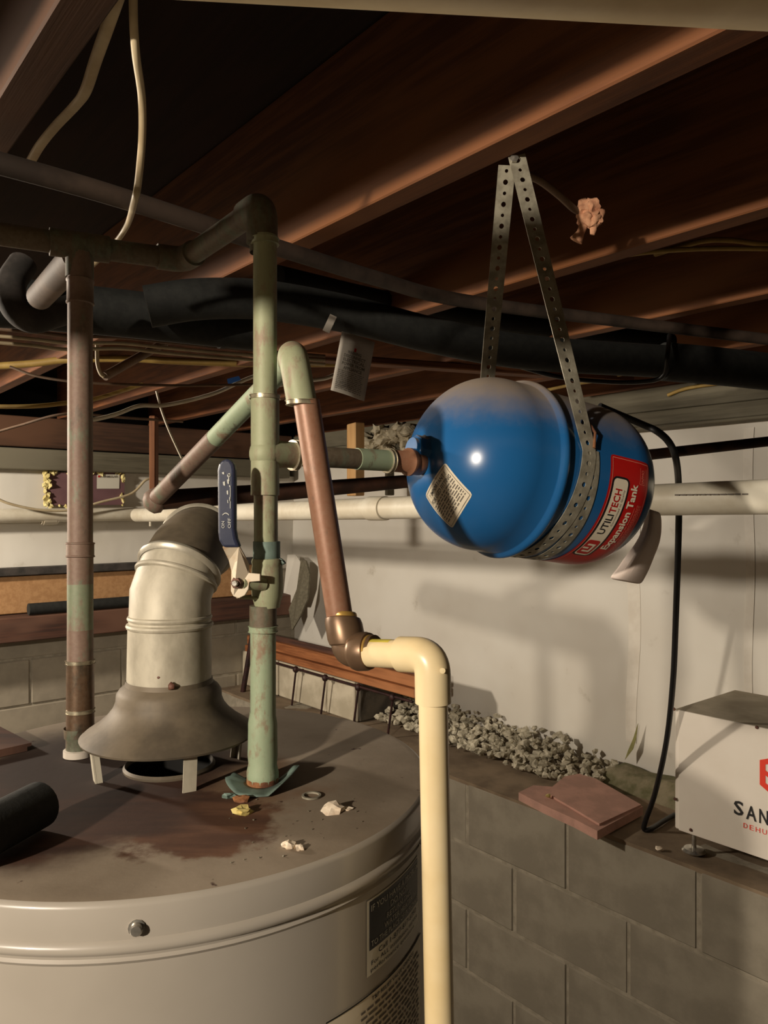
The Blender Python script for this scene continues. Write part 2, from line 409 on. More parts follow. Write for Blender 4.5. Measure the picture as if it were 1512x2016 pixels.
# right wall: liner-covered upper wall
def plane_grid(name, fn, nu, nv, m, th, nrm):
    V = []; Fc = []
    for j in range(nv+1):
        for i in range(nu+1): V.append(fn(i/nu, j/nv))
    n1 = len(V); V += [v+Vector(nrm)*th for v in V]
    for j in range(nv):
        for i in range(nu):
            a = j*(nu+1)+i; Fc.append((a, a+1, a+nu+2, a+nu+1)); Fc.append((n1+a, n1+a+1, n1+a+nu+2, n1+a+nu+1))
    for i in range(nu):
        Fc.append((i, i+1, n1+i+1, n1+i)); a = nv*(nu+1)+i; Fc.append((a, a+1, n1+a+1, n1+a))
    for j in range(nv):
        a = j*(nu+1); Fc.append((a, a+nu+1, n1+a+nu+1, n1+a)); a += nu; Fc.append((a, a+nu+1, n1+a+nu+1, n1+a))
    return mesh_obj(name, V, Fc, m, None, True)
def rw(a, b):
    q = QP-.02+(QW+.05-QP+.02)*a; z = -.90+(.28+.90)*b
    return W(PW+.010*noise.noise(Vector((q*1.6, z*2.2, 0)))+.004*noise.noise(Vector((q*6, z*3, 4))), q, z)
struct(plane_grid('wall_right', rw, 70, 30, 'liner', .12, D2))
def lw(a, b):
    p = -2.2+(PW+2.2+.05)*a; z = -.30+(.19+.30)*b
    return W(p, QW+.006*noise.noise(Vector((p*2, z*3, 7))), z)
struct(plane_grid('wall_left', lw, 60, 10, 'liner', .12, D1))
core = beam('wall_left_lower', W(0, QW+.084, -1.0), (4.6, .19, 1.4), ANG2, 'mortar', bev=0); struct(core)
# left wall blocks, laid one by one
def block(name, c, dims, rz, m, parent):
    j = lambda: random.uniform(-.0025, .0025)
    o = beam(name, Vector(c)+Vector((j(), j(), 0)), dims, rz, m, parent, bev=.004); return o
for k in range(5):
    zt = -.427-.1965*k
    off = .925+(.196 if k % 2 == 0 else 0)
    for i in range(-4, 4):
        p0 = off+.392*i; p1 = min(p0+.384, PW-.02)
        if p1-p0 < .05 or p0 > PW: continue
        zb = zt-.1885; z1 = zt
        block('block', W((p0+p1)/2, QW-.002, (z1+zb)/2), (p1-p0, .026, z1-zb), ANG2, 'block_paint', core)
for k in range(3):                                 # far side of the right wall foot: block course behind the rack
    pass
# ledge: low block wall with dusty top
led = beam('wall_ledge', W((1.7965+PW)/2, 1.5, -1.30), (4.4, PW-1.7965, .845), ANG1, 'mortar', bev=0); struct(led)
ltop = None
V = []; Fc = []
nu, nv = 60, 8
for j in range(nv+1):
    for i in range(nu+1):
        q = -.7+4.15*i/nu; p = 1.796+(PW-1.79)*j/nv
        V.append(W(p, q, -.876+(0 if j == 0 else .004*noise.noise(Vector((q*5, p*7, 1))))))
n1 = len(V); V += [v-Vector((0, 0, .012)) for v in V[:nu+1]]
for j in range(nv):
    for i in range(nu):
        a = j*(nu+1)+i; Fc.append((a, a+1, a+nu+2, a+nu+1))
for i in range(nu): Fc.append((i, i+1, n1+i+1, n1+i))
mesh_obj('ledge_top', V, Fc, 'ledge_top', led)
for k in range(4):
    zt = -.884-.203*k
    off = .9385+(.1962 if k % 2 else 0)
    for i in range(-4, 7):
        q0 = off+.3925*i+.004; q1 = min(q0+.3845, QW-.01)
        if q1-q0 < .05: continue
        block('block', W(1.808, (q0+q1)/2, zt-.0975), (q1-q0, .026, .195), ANG1, 'block', led)
stp = beam('wall_step', W((1.945+PW)/2, (2.50+QW)/2, -.788), (QW-2.50, PW-1.945, .172), ANG1, 'block_paint', bev=.004); struct(stp)
for q0, q1 in ((2.505, 2.70), (2.708, 3.092), (3.10, 3.43)):
    block('block', W(1.940, (q0+q1)/2, -.788), (q1-q0, .014, .168), ANG1, 'step_paint', stp)
block('block', W(2.10, 2.495, -.788), (.012, .29, .168), ANG1, 'dark_block', stp)  # darker grey face on the end of the step
# grey pier at the right edge of the picture
o = beam('wall_pier', W(2.33, QP-.30, .0), (.60, .22, 1.748), ANG1, 'pier', bev=.004); o.location.z = -.002; struct(o)
# sill timbers on the right wall
for k, (z0, z1, pr, q0) in enumerate(((.262, .272, .075, .905), (.273, .318, .065, .905), (.321, .396, .05, .908))):
    o = beam('trim_%d' % (k+1), W(PW-pr/2+.01, (q0+QW-.06)/2, (z0+z1)/2), (QW-.06-q0, pr, z1-z0), ANG1, 'grey_wood', bev=.002); struct(o)
o = beam('trim_4', W(0.02, QW-.02, .222), (4.35, .07, .088), ANG2, 'grey_wood', bev=.003); struct(o)
o = beam('trim_5', W(0.02, QW-.03, .334), (4.35, .09, .126), ANG2, 'old_joist', bev=.003); struct(o)
# joists
JP = [-1.03, -.62, -.205, .205, .640, 1.045, 1.452, 1.858, 2.262]
JL = ['floor joist just behind the photographer', 'floor joist second behind the photographer', 'floor joist third behind the photographer',
      'dark floor joist at the top left with flat cable along its edge', 'floor joist with lit orange flank from which the blue tank hangs',
      'dark floor joist running behind the frayed rope knot', 'floor joist second beyond the tank, low in the right ceiling',
      'floor joist third beyond the tank, above the grey sill', 'floor joist resting over the white liner wall']
for i, p in enumerate(JP):
    if i < 2: continue
    o = beam('floor_joist', W(p, 1.05, .4+.116), (4.75, .038, .232), ANG1, 'joist' if i in (4,) else ('joist' if i > 4 else 'old_joist'), bev=.002)
    lab = {2: 'floor joist overhead left of the copper tee, mostly out of frame'}.get(i, JL[i])
    tag(o, lab, 'joist', 'floor joists carrying the ceiling')

# ================================================================= WATER HEATER
HC = Vector((-.213, .757, 0)); HR = .2565; HZ = -.257
ht = thing('water_heater', (HC.x, HC.y, -1.71), 'grey round water heater with rust-stained top filling the lower left', 'water heater')
g = lathe(HC, (0, 0, 1), [(.0435, HZ+.004), (.06, HZ+.0015), (.12, HZ), (HR-.010, HZ), (HR-.0035, HZ-.001)], 128)
lid = g.obj('heater_lid', 'heater_top', ht)
for v in lid.data.vertices: pass
lid_origin = Vector((HC.x, HC.y, HZ))
me = lid.data
for v in me.vertices: v.co = v.co+world_loc(ht)-lid_origin
lid.location = lid_origin-Vector(ht.location)
prof = [(HR-.0035, HZ-.001), (HR-.001, HZ-.0025), (HR, HZ-.005), (HR, HZ-.026), (HR+.0025, HZ-.028), (HR+.0035, HZ-.031), (HR+.0025, HZ-.034), (HR-.0005, HZ-.036),
        (HR-.001, HZ-.038), (HR+.0005, HZ-.040), (HR-.002, HZ-.043), (HR-.002, -1.68), (HR-.012, -1.71), (0, -1.71)]
lathe(HC, (0, 0, 1), prof, 128).obj('heater_jacket', 'heater_body', ht)
lathe(HC, (0, 0, 1), [(.0435, HZ+.004), (.0425, HZ+.006), (.041, HZ+.004), (.0405, HZ-.30), (0, HZ-.30)], 48).obj('flue_opening', 'black_hole', ht)
lathe(HC+Vector((0, 0, 0)), (0, 0, 1), [(.0435, HZ), (.0445, HZ+.006), (.0425, HZ+.0085), (.041, HZ+.006), (.041, HZ-.02)], 48).obj('flue_collar', 'galv_hood', ht)
def cyl_pt(th, z, off): return Vector((HC.x+(HR-.002+off)*math.cos(th), HC.y+(HR-.002+off)*math.sin(th), z))
def heater_hit(u):
    k = (u-756)/F; R = HR-.002; a = 1+k*k; b = -2*(k*HC.x+HC.y); c = HC.x**2+HC.y**2-R*R; d = max(b*b-4*a*c, 0)
    Y = (-b-math.sqrt(d))/(2*a); return math.atan2(Y-HC.y, k*Y-HC.x), Y
def hex_screw(u, v, rim, name='screw', r=.0042):
    k = (u-756)/F; th, Y = heater_hit(u); z = (1008-v)/F*Y; d = Vector((math.cos(th), math.sin(th), 0)); c = cyl_pt(th, z, .002)
    g = lathe(c, d, [(0, -.001), (r*1.35, -.001), (r*1.35, .0008), (r, .001), (r, .004), (r*.8, .005), (0, .005)], 6 if False else 12)
    g.obj(name, 'zinc', ht)
hex_screw(270, 1823, 1); hex_screw(822, 1652, 1)
# heater labels
def heater_label(uL, uR, vt, vb):
    t0, Y0 = heater_hit(uL); t1, Y1 = heater_hit(uR)
    if t1 < t0: t1 += 2*math.pi
    z1 = (1008-vt)/F*Y0; z0 = (1008-vb)/F*Y0; Wd = (t1-t0)*HR
    return (lambda s, t, off: cyl_pt(t0+s/HR, z0+t, .0006+off)), Wd, z1-z0
fn, Wd, Ht = heater_label(721, 822, 1775, 1925)
put_rect(fn, 0, 0, Wd, Ht, 'label_silver', ht, 0, 24, 2, 'return_notice_label')
put_rect(fn, .003, Ht*.33, Wd-.003, Ht*.975, 'label_black', ht, .0003, 24, 2, 'black_notice_panel')
for s, x, y, h, wd in (('IF YOU HAVE A PROBLEM', .05, .84, .085, .90), ('DO NOT', .34, .715, .085, .34), ('RETURN THIS', .28, .60, .075, .46),
                       ('WATER HEATER', .24, .49, .075, .55), ('TO THE PLACE OF PURCHASE', .05, .375, .075, .90)):
    put_text(fn, s, Wd*x, Ht*y, Ht*h, 'print_pale', ht, Wd*wd, .005, .0007)
for s, x, y, h, wd in (('Call 1-877-817-6750', .16, .22, .075, .75), ('For ALL installation, service', .06, .125, .06, .88), ('performance questions', .05, .04, .055, .8)):
    put_text(fn, s, Wd*x, Ht*y, Ht*h, 'ink', ht, Wd*wd, 0, .0004)
fn, Wd, Ht = heater_label(640, 826, 2012, 2250)
put_rect(fn, 0, 0, Wd, Ht, 'label_cream', ht, 0, 30, 2, 'relief_valve_label')
put_rect(fn, 0, Ht*.985, Wd, Ht*1.0, 'ink', ht, .0003, 30, 1, 'label_border')
put_text(fn, 'T&P RELIEF VALVE OPENING', Wd*.34, Ht*.92, Ht*.035, 'ink', ht, Wd*.5, .01, .0005)
put_lines(fn, Wd*.25, Ht*.05, Wd*.95, Ht*.90, 16, 'grey_ink', ht, .0005, .4, seed=3)
# cold-water nipple with curled corroded disc belongs to the pipes below

# ---------------------------------------------------------------- draft hood
dh = thing('draft_hood', (HC.x, HC.y, HZ), 'flared tarnished metal draft hood on four legs over the flue hole', 'draft hood')
sk = [(.0415, -.165), (.0425, -.1695), (.0475, -.1735), (.0505, -.178), (.0510, -.185), (.0535, -.1915), (.0590, -.1985), (.0680, -.2065), (.0800, -.2145), (.0845, -.2185),
      (.0838, -.2205), (.0785, -.2160), (.0665, -.2080), (.0575, -.2000), (.0520, -.1930), (.0495, -.1850), (.0460, -.1750), (.0400, -.1690)]
lathe(HC, (0, 0, 1), sk, 72).obj('hood_skirt', 'galv_hood', dh)
for a in (-60, 30, 120, -150):
    a = math.radians(a); d = Vector((math.cos(a), math.sin(a), 0)); t_ = Vector((-d.y, d.x, 0)); top = HC+d*.075+Vector((0, 0, -.216)); bot = HC+d*.070+Vector((0, 0, HZ+.0005))
    V = [];
    for c, in ((top,), (bot,)):
        for s_ in (-1, 1):
            for q in (-1, 1): V.append(c+t_*.0062*s_+d*.0008*q)
    g = G().add(V, [(0, 1, 3, 2), (4, 6, 7, 5), (0, 2, 6, 4), (1, 5, 7, 3), (0, 4, 5, 1), (2, 3, 7, 6)])
    V2 = [];  # stiffening fold
    for c in (top, bot):
        V2 += [c+t_*.0062-d*.001, c+t_*.0062-d*.006, c+t_*.0048-d*.006, c+t_*.0048-d*.001]
    g.add(V2, [(0, 1, 2, 3), (4, 7, 6, 5), (0, 4, 5, 1), (1, 5, 6, 2), (2, 6, 7, 3), (3, 7, 4, 0)])
    g.obj('leg', 'galv', dh, False)
g = G(); lump(P(337, 1351, .7155), .0036, (1, .6, 1), 2, .2, g); g.obj('rust_speck', 'rust_nut', dh); g = G(); lump(P(312, 1334, .7165), .0016, (1, .6, 1), 1, .2, g); g.obj('rust_speck', 'rust_nut', dh)  # larger brown lump stands in for a dark rusty hole
# ---------------------------------------------------------------- vent pipe
vp = thing('vent_pipe', (HC.x, HC.y, -.168), 'dusty galvanised vent pipe with gored elbow rising from the draft hood', 'vent pipe')
vx = [HC+Vector((0, 0, -.168)), HC+Vector((.0005, 0, -.1115)), P(347, 1118, .771), P(392, 1062, .815), P(393, 1052, .93)]
R0 = .0405
sweep([vx[0], vx[1]], [R0+.0005, R0-.0002], 48, False).obj('vent_collar', 'galv', vp)
def ring(c, ax, r, w_=.0022, h=.0020, m='galv_seam', name='seam_bead'):
    lathe(c, ax, [(r-.001, -w_*1.6), (r+h*.6, -w_), (r+h, 0), (r+h*.6, w_), (r-.001, w_*1.6)], 56).obj(name, m, vp)
ring(vx[1]+Vector((0, 0, -.0005)), (0, 0, 1), R0, .002, .0018, 'galv'); ring(vx[1]+Vector((0, 0, .007)), (0, 0, 1), R0-.001, .0018, .0016, 'galv')
eg = [vx[1], P(336, 1172, .760), P(353, 1120, .772), P(373, 1086, .795), P(391, 1068, .835), P(392, 1068, .95), P(392, 1066, 1.5)]
def bis(i): return ((eg[i+1]-eg[i]).normalized()+(eg[i]-eg[i-1]).normalized()).normalized()
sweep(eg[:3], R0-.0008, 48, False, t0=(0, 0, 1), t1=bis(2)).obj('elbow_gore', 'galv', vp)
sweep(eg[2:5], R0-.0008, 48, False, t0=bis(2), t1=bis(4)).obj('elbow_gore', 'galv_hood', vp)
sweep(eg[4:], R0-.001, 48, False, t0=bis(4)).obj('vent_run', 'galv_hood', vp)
for i in (2, 4): ring(eg[i], bis(i), R0+.0002, .0030, .0026)
ax = (eg[2]-eg[1]).normalized(); ring(eg[2]-ax*.010, ax, R0+.000, .0018, .0016, 'galv')

# ================================================================= COPPER PIPES
RC = .0111
def collar(parent, a, b, t, ln, r, m, name='coupling', lip=.0008):
    """sleeve round the pipe a->b at fraction t"""
    a, b = Vector(a), Vector(b); d = (b-a).normalized(); c = a.lerp(b, t)
    lathe(c-d*ln/2, d, [(r-.003, 0), (r-.0004, 0), (r+lip, ln*.04), (r+lip, ln*.10), (r, ln*.14), (r, ln*.86), (r+lip, ln*.90), (r+lip, ln*.96), (r-.0004, ln), (r-.003, ln)], 32).obj(name, m, parent)
# left riser
Lb = Vector((-.3290, .800, HZ)); Lt = Vector((-.3290, .822, .290))
lr = thing('copper_riser', (Lb.x, Lb.y, HZ), 'brown and green vertical copper riser at the left of the heater top', 'pipe')
LRr = .0128
def Lp(v): 
    t = (1008-v); # point on riser at picture height v
    z0, y0, z1, y1 = Lb.z, Lb.y, Lt.z, Lt.y
    for _ in range(4):
        y = y0+(y1-y0)*((t/F*y0 if _ == 0 else z)-z0)/(z1-z0); z = t/F*y
    return Vector((-.3290*y/y if False else Lb.x+(Lt.x-Lb.x)*(z-z0)/(z1-z0), y, z))
Lx = lambda v: Vector(((158-756)/F*Lp(v).y, Lp(v).y, Lp(v).z))
sweep([Lx(500), Lx(1075)], LRr, 32).obj('riser_tube', 'copper_dull', lr)
sweep([Lx(1070), Lx(1150)], LRr+.0004, 32).obj('patched_tube', 'copper_dull', lr); sweep([Lx(1148), Lx(1242)], LRr+.0003, 32).obj('green_patch_tube', 'copper_mid', lr); sweep([Lx(1240), Lx(1310)], LRr+.0004, 32).obj('patched_tube', 'copper_dull', lr)
collar(lr, Lx(1065), Lx(1100), .5, .016, LRr+.0012, 'copper_dull')
collar(lr, Lx(560), Lx(590), .5, .028, LRr+.0008, 'copper_dull')
sweep([Lx(1302), Lx(1450)], LRr+.0012, 32).obj('burnt_sleeve', 'steam_brown', lr)
collar(lr, Lx(1300), Lx(1306), .5, .004, LRr+.0016, 'solder', 'solder_ring'); collar(lr, Lx(1396), Lx(1402), .5, .004, LRr+.0014, 'solder', 'solder_ring')
b_ = Lx(1440); n_ = Vector((b_.x-.002, b_.y, HZ+.0005))
lathe(n_, (0, 0, 1), [(.010, 0), (.0135, .001), (.0125, .008), (.0125, .018), (.014, .02), (.0145, .03), (.0135, b_.z-HZ)], 28).obj('base_nipple', 'copper_dark', lr)
lathe(n_+Vector((0, 0, .0)), (0, 0, 1), [(.010, .0005), (.0150, .0005), (.0150, .007), (.012, .008)], 28).obj('base_washer', 'paper', lr)
# top header: left run, tee, elbow, diagonal, elbow, then down the centre riser
Cb = Vector((-.1135, .717, HZ)); 
HZt = .290
A0 = P(-90, 448, .775); A1 = P(157, 484, .823); A2 = P(362, 512, .876); A3 = P(516, 405, .722)
hd = thing('copper_header', tuple(A1-Vector((0, 0, .02))), 'dark green overhead copper header bending from the left riser to the centre riser', 'pipe')
sweep([A0, A1, A2], .0118, 28).obj('header_tube', 'copper_dark', hd)
A3b = A3+Vector((0, 0, -.045))
sweep(fillet([A2, A3, A3b], .022, 8), RC+.0005, 28, False).obj('diagonal_tube', 'copper_dark', hd)
dd = (A3-A2).normalized()
sweep(fillet([A3-dd*.032, A3, A3+Vector((0, 0, -.036))], .020, 8), RC+.0036, 28).obj('top_elbow', 'copper_dark', hd)
d0 = (A1-A2).normalized()
sweep(fillet([A2+d0*.03, A2, A2+dd*.03], .02, 6), RC+.003, 28).obj('lower_elbow', 'copper_dark', hd)
sweep([A1+d0*.03, A1-d0*.03], RC+.0034, 28).obj('tee_barrel', 'copper_dark', hd)
sweep([A1, A1-Vector((0, 0, .035))], RC+.0034, 28).obj('tee_branch', 'copper_dark', hd)
# centre riser
cr = thing('centre_riser', (Cb.x, Cb.y, HZ), 'verdigris vertical copper riser with tee and ball valve in front of the vent', 'pipe')
def C(v, u=522, Y=.717): return Vector(((u-756)/F*Y, Y, (1008-v)/F*Y))
sweep([C(465), C(800)], RC, 32).obj('upper_tube', 'copper_pale', cr)
collar(cr, C(470), C(482), .5, .006, RC+.0014, 'copper_pale')
sweep([C(782), C(975)], RC+.0022, 32).obj('tee_barrel', 'copper_pale', cr)
collar(cr, C(779), C(785), .5, .004, RC+.0028, 'solder', 'solder_ring')
TB = C(893); TI = P(832, 911, .842)                    # tee branch towards the tank inlet
td = (TI-TB).normalized()
g = sweep([TB, TB+td*.010, TB+td*.018, TB+td*.034], [.0148, .0142, .0128, .0125], 32); lump(TB, .0150, (1, 1, 1.1), 3, 0, g); g.obj('tee_branch', 'copper_pale', cr)
collar(cr, TB+td*.028, TB+td*.036, .5, .005, RC+.0032, 'solder', 'solder_ring')
sweep([C(930, 523), C(1180, 524)], RC+.0001, 32).obj('middle_tube', 'copper_pale', cr)
sweep([C(1066, 525), C(1108, 525)], RC+.0016, 32).obj('valve_socket', 'verdigris', cr)
# valve body
def Cx(v, u=527): return C(v, u)
vb = [(.0112, 1098), (.0142, 1100), (.0150, 1106), (.0142, 1112), (.0146, 1118), (.0150, 1150), (.0146, 1172), (.0128, 1186), (.0118, 1196)]
zc = C(1200, 526)
lathe(zc, (0, 0, 1), [(r, (1200-v)/F*.717) for r, v in reversed(vb)], 10).obj('valve_body', 'copper_pale', cr)
g = G()
for (u, v) in ((505, 1100), (549, 1104), (556, 1107)): lump(C(v, u, .715), .0035, (1.3, 1, .7), 1, .4, g, u)
g.obj('corroded_lugs', 'verdigris', cr)
sweep([C(1192, 518), C(1232, 518)], RC+.0016, 32).obj('union_nut', 'copper_dark', cr)
collar(cr, C(1236, 518), C(1240, 518), .5, .006, RC+.0022, 'copper_green')
sweep([C(1236, 518), C(1415, 518)], RC+.0009, 32).obj('lower_tube', 'copper_green', cr)
lathe(C(1545, 517), (0, 0, 1), [(.0125, 0), (.0150, .004), (.0152, .012), (.0135, .020), (.0142, .028), (.0138, .050), (.0138, .058), (.0128, .064), (.0120, .069)], 12).obj('dielectric_union', 'copper_green', cr)
lathe(C(1560, 517, .717), (0, 0, 1), [(.010, .003), (.0150, .004), (.0150, .014), (.0135, .0155), (.012, .016)], 24).obj('rusty_nipple', 'rust', cr)
# curled corroded washer plate under the nipple
V = []; Fc = []
cc = C(1560, 517); nA, nR = 40, 4
for i in range(nA+1):
    a = math.radians(-200)+math.radians(232)*i/nA
    for j in range(nR+1):
        r = .0135+(.0345-.0135)*j/nR*(1 if 4 < i < nA-2 else .8)
        lift = .0016+max(0, math.cos(a+.15)-.45)*.030*(j/nR)**1.6+max(0, -math.cos(a)-.55)*.016*(j/nR)
        V.append(Vector((cc.x+r*math.cos(a), cc.y+r*math.sin(a), HZ+lift)))
for i in range(nA):
    for j in range(nR): a = i*(nR+1)+j; Fc.append((a, a+1, a+nR+2, a+nR+1))
o = mesh_obj('curled_washer', V, Fc, 'verdigris', cr); md = o.modifiers.new('thickness', 'SOLIDIFY'); md.thickness = .0009
# lever
hy = .672
lev = thing('valve_lever', tuple(P(467, 1170, hy)), 'navy vinyl-gripped ball valve lever on the centre riser', 'valve lever')
def H(u, v, Y=hy): return P(u, v, Y)
grip = [(428, 1050), (427, 925), (430, 913), (437, 905), (445, 903), (453, 905), (459, 914), (461, 925), (461, 1042), (464, 1060), (471, 1078), (438, 1078), (430, 1064)]
o = prism('grip', [H(u, v) for u, v in grip], .0075, (0.25, 1, 0), 'navy', lev); md = o.modifiers.new('b', 'BEVEL'); md.width = .0024; md.segments = 3
arm = [(437, 1076), (471, 1076), (480, 1092), (488, 1110), (490, 1128), (512, 1130), (512, 1144), (491, 1146), (489, 1160), (482, 1172), (470, 1178), (459, 1174), (454, 1164), (455, 1125), (450, 1104)]
o = prism('lever_arm', [H(u, v, hy+.002+max(0, min(1, (v-1078)/34))*.014) for u, v in arm], .003, (.2, 1, 0), 'handle_metal', lev); md = o.modifiers.new('b', 'BEVEL'); md.width = .0006; md.segments = 2
lathe(H(467, 1147, hy+.016), (-.1, -1, 0), [(.006, -.001), (.0052, .004), (.0046, .005), (0, .005)], 6).obj('lever_nut', 'rust_nut', lev)
lathe(H(464, 1148, hy+.011), (-.1, -1, 0), [(.0028, 0), (.0028, .003), (.0022, .004), (0, .004)], 12).obj('stem_end', 'zinc', lev)
sweep([H(476, 1148, hy+.019), C(1150, 520, .705)], .0062, 16).obj('stem_housing', 'copper_pale', lev)
sweep([H(467, 1175, hy+.017), C(1178, 508, .708)], .0016, 8).obj('stop_pin', 'copper_pale', lev)
gf = quad_fn(H(460, 1045, hy-.0004), H(460, 915, hy-.0004), H(429, 915, hy-.0004), H(429, 1045, hy-.0004), 130, 31, TOCAM)
put_text(gf, 'ON', 5, 18, 6, 'print_pale', lev, 14, 0, .0004); put_text(gf, 'OFF', 5, 5.5, 6, 'print_pale', lev, 20, 0, .0004)
g = G(); arcp = [(30+7*math.sin(a*math.pi/10)*.55, 9+a*1.3) for a in range(0, 11)]
for i in range(10):
    (s0, t0), (s1, t1) = arcp[i], arcp[i+1]; g.add([gf(s0, t0, .0004), gf(s1, t1, .0004), gf(s1+2, t1, .0004), gf(s0+2, t0, .0004)], [(0, 1, 2, 3)])
g.obj('turn_arrow', 'print_pale', lev)
rr = random.Random(5); g = G()
for k in range(11):
    s0 = 50+rr.random()*62; t0 = 6+rr.random()*14; wd = rr.uniform(3, 10); hh = rr.uniform(2, 5)
    g.add([gf(s0, t0, .0004), gf(s0+wd, t0+rr.random(), .0004), gf(s0+wd-1, t0+hh, .0004), gf(s0+1, t0+hh*.8, .0004)], [(0, 1, 2, 3)])
g.add([gf(44, 6, .0004), gf(88, 6, .0004), gf(88, 7, .0004), gf(44, 7, .0004)], [(0, 1, 2, 3)])
g.obj('worn_print', 'print_pale', lev)
# branch towards the tank
bp = thing('tank_branch_pipe', tuple(TB+td*.034), 'short horizontal copper pipe joining the centre riser to the blue tank', 'pipe')
sweep([TB+td*.030, TI-td*.045], RC-.0006, 28).obj('branch_tube', 'copper_dark', bp)  # dark colour paints in the shadow of the slanted pipe
Ls = (TI-TB).length
def bl(f): return TB+td*(Ls*f)
sweep([bl(.54), bl(.76)], RC+.0002, 28).obj('green_sleeve', 'copper_green', bp)
collar(bp, bl(.745), bl(.765), .5, .005, RC+.0016, 'solder', 'solder_ring')
lathe(bl(.76), td, [(.009, 0), (RC+.0004, 0), (RC+.0010, .022), (RC+.0042, .026), (RC+.0042, .030), (RC+.0026, .033), (RC+.0030, .036), (RC+.0030, .043), (RC+.001, .048), (.009, .049)], 28).obj('copper_adapter', 'copper_new', bp)
lathe(bl(.985), td, [(.009, 0), (RC+.0008, 0), (RC+.0018, .003), (RC+.0008, .006), (.009, .006)], 28).obj('thread_tape', 'teflon', bp)

# slanted supply pipe, push fittings and plastic drop
S0 = P(578, 702, .640); S1 = P(673, 1232, .640); S2 = P(690, 1298, .630)
sp = thing('slanted_supply_pipe', tuple(S1), 'slanted brown copper pipe crossing in front of the centre riser', 'pipe')
E1 = P(305, 985, 1.02)
sd = (S0-S1).normalized(); SB = P(566, 716, .790); ed = (SB-S0).normalized()
sweep([P(603, 790, .640), S1+Vector((0, 0, -.004))], RC, 32).obj('supply_tube', 'copper', sp)
sweep(fillet([S1+sd*.19, S0+sd*.002, S0+ed*.055], .026, 10), [RC+.0016]*13, 32).obj('top_elbow', 'copper_pale', sp)
q_ = S1+sd*.190; collar(sp, q_+sd*.003, q_-sd*.003, .5, .004, RC+.0022, 'solder', 'solder_ring')
sweep(fillet([S0+ed*.05, SB, SB.lerp(E1, .50)], .03, 8), RC, 28).obj('green_back_tube', 'copper_green', sp)
sweep([SB.lerp(E1, .48), E1], RC+.0003, 28).obj('brown_back_tube', 'copper_dull', sp)
# push elbow
pe = thing('push_fit_elbow', tuple(S2-Vector((0, 0, .02))), 'bronze push-fit elbow joining slanted copper to the plastic pipe', 'pipe fitting')
K0 = P(697, 1297, .626)
K1 = P(846, 1290, .588)
kd = (K1-K0).normalized()
top_ = P(676, 1222, .640); dn = (P(690, 1300, .632)-top_).normalized()
lathe(P(674, 1213, .640), dn, [(.0118, -.003), (.0124, -.002), (.0124, .001), (.0118, .002)], 32).obj('brass_ring', 'brass_ring', pe)
lathe(P(674, 1213, .640), dn, [(.0120, .0005), (.0148, .002), (.0158, .006), (.0160, .020), (.0150, .0245), (.0125, .026)], 32).obj('copper_socket', 'brass', pe)
cor = P(684, 1284, .632)
sweep(fillet([P(679, 1245, .640), cor, cor+kd*.028], .018, 8), .0128, 32).obj('elbow_body', 'brass', pe)
lathe(cor+kd*.006, kd, [(.0126, 0), (.0148, .002), (.0158, .005), (.0158, .013), (.0148, .0165), (.0122, .017)], 32).obj('plastic_socket', 'brass', pe)
lathe(cor+kd*.0225, kd, [(.0120, -.001), (.0132, 0), (.0132, .002), (.0118, .003)], 32).obj('brass_ring', 'brass_ring', pe)
cd = thing('plastic_drop_pipe', tuple(P(870, 2016, .572)-Vector((0, 0, .9))), 'cream plastic pipe dropping vertically beside the water heater', 'pipe')
K2 = P(868, 2016, .578); K1d = (K2-K1).normalized(); bottom = K1+K1d*1.2
K1d = (K2-P(854, 1290, .578)).normalized()
K1 = P(851, 1290, .580)
kd = (K1-cor).normalized()
sweep([cor+kd*.020, K1-kd*.018], .0112, 32).obj('horizontal_tube', 'cpvc', cd)
sweep([K1+K1d*.030, K1+K1d*1.40], .0112, 32).obj('vertical_tube', 'cpvc', cd)
sweep(fillet([K1-kd*.030, K1+Vector((0, 0, 0)), K1+K1d*.036], .019, 10), .0138, 36).obj('plastic_elbow', 'cpvc', cd)
lathe(P(871, 1320, .5655), TOCAM, [(0, 0), (.0022, 0), (.0022, .0012), (0, .0014)], 14).obj('mould_mark', 'cpvc', cd)
s_top = cor+kd*.0255; g = G(); pts = []
for i in range(9):
    c = s_top+kd*(.022*i/8); 
    for k in range(5):
        a = math.radians(60+14*k); sd_ = kd.cross(Vector((0, 0, 1))).normalized(); u_ = sd_.cross(kd); pts.append(c+(u_*math.sin(a)+sd_*math.cos(a))*.01135)
g.add(pts, [(i*5+k, i*5+k+1, i*5+k+6, i*5+k+5) for i in range(8) for k in range(4)]); g.obj('yellow_stripe', 'cpvc_lettering', cd)
# low iron pipe running behind everything
ip = thing('low_iron_pipe', tuple(E1), 'dark brown pipe running level behind the riser and the tank to the right edge', 'pipe')
E2 = P(800, 948, 1.22); E3 = P(1290, 894, 1.50); E4 = P(1620, 857, 1.66)
sweep([E1, P(560, 968, 1.10), E2], [.0135, .0125, .0105], 24).obj('pipe_run', 'iron', ip)
sweep([E2, E3, E4], .0106, 24).obj('pipe_run', 'iron', ip)
lump(E1, .0155, (1, 1, 1.15), 2, .05).obj('corner_elbow', 'copper_dull', ip)

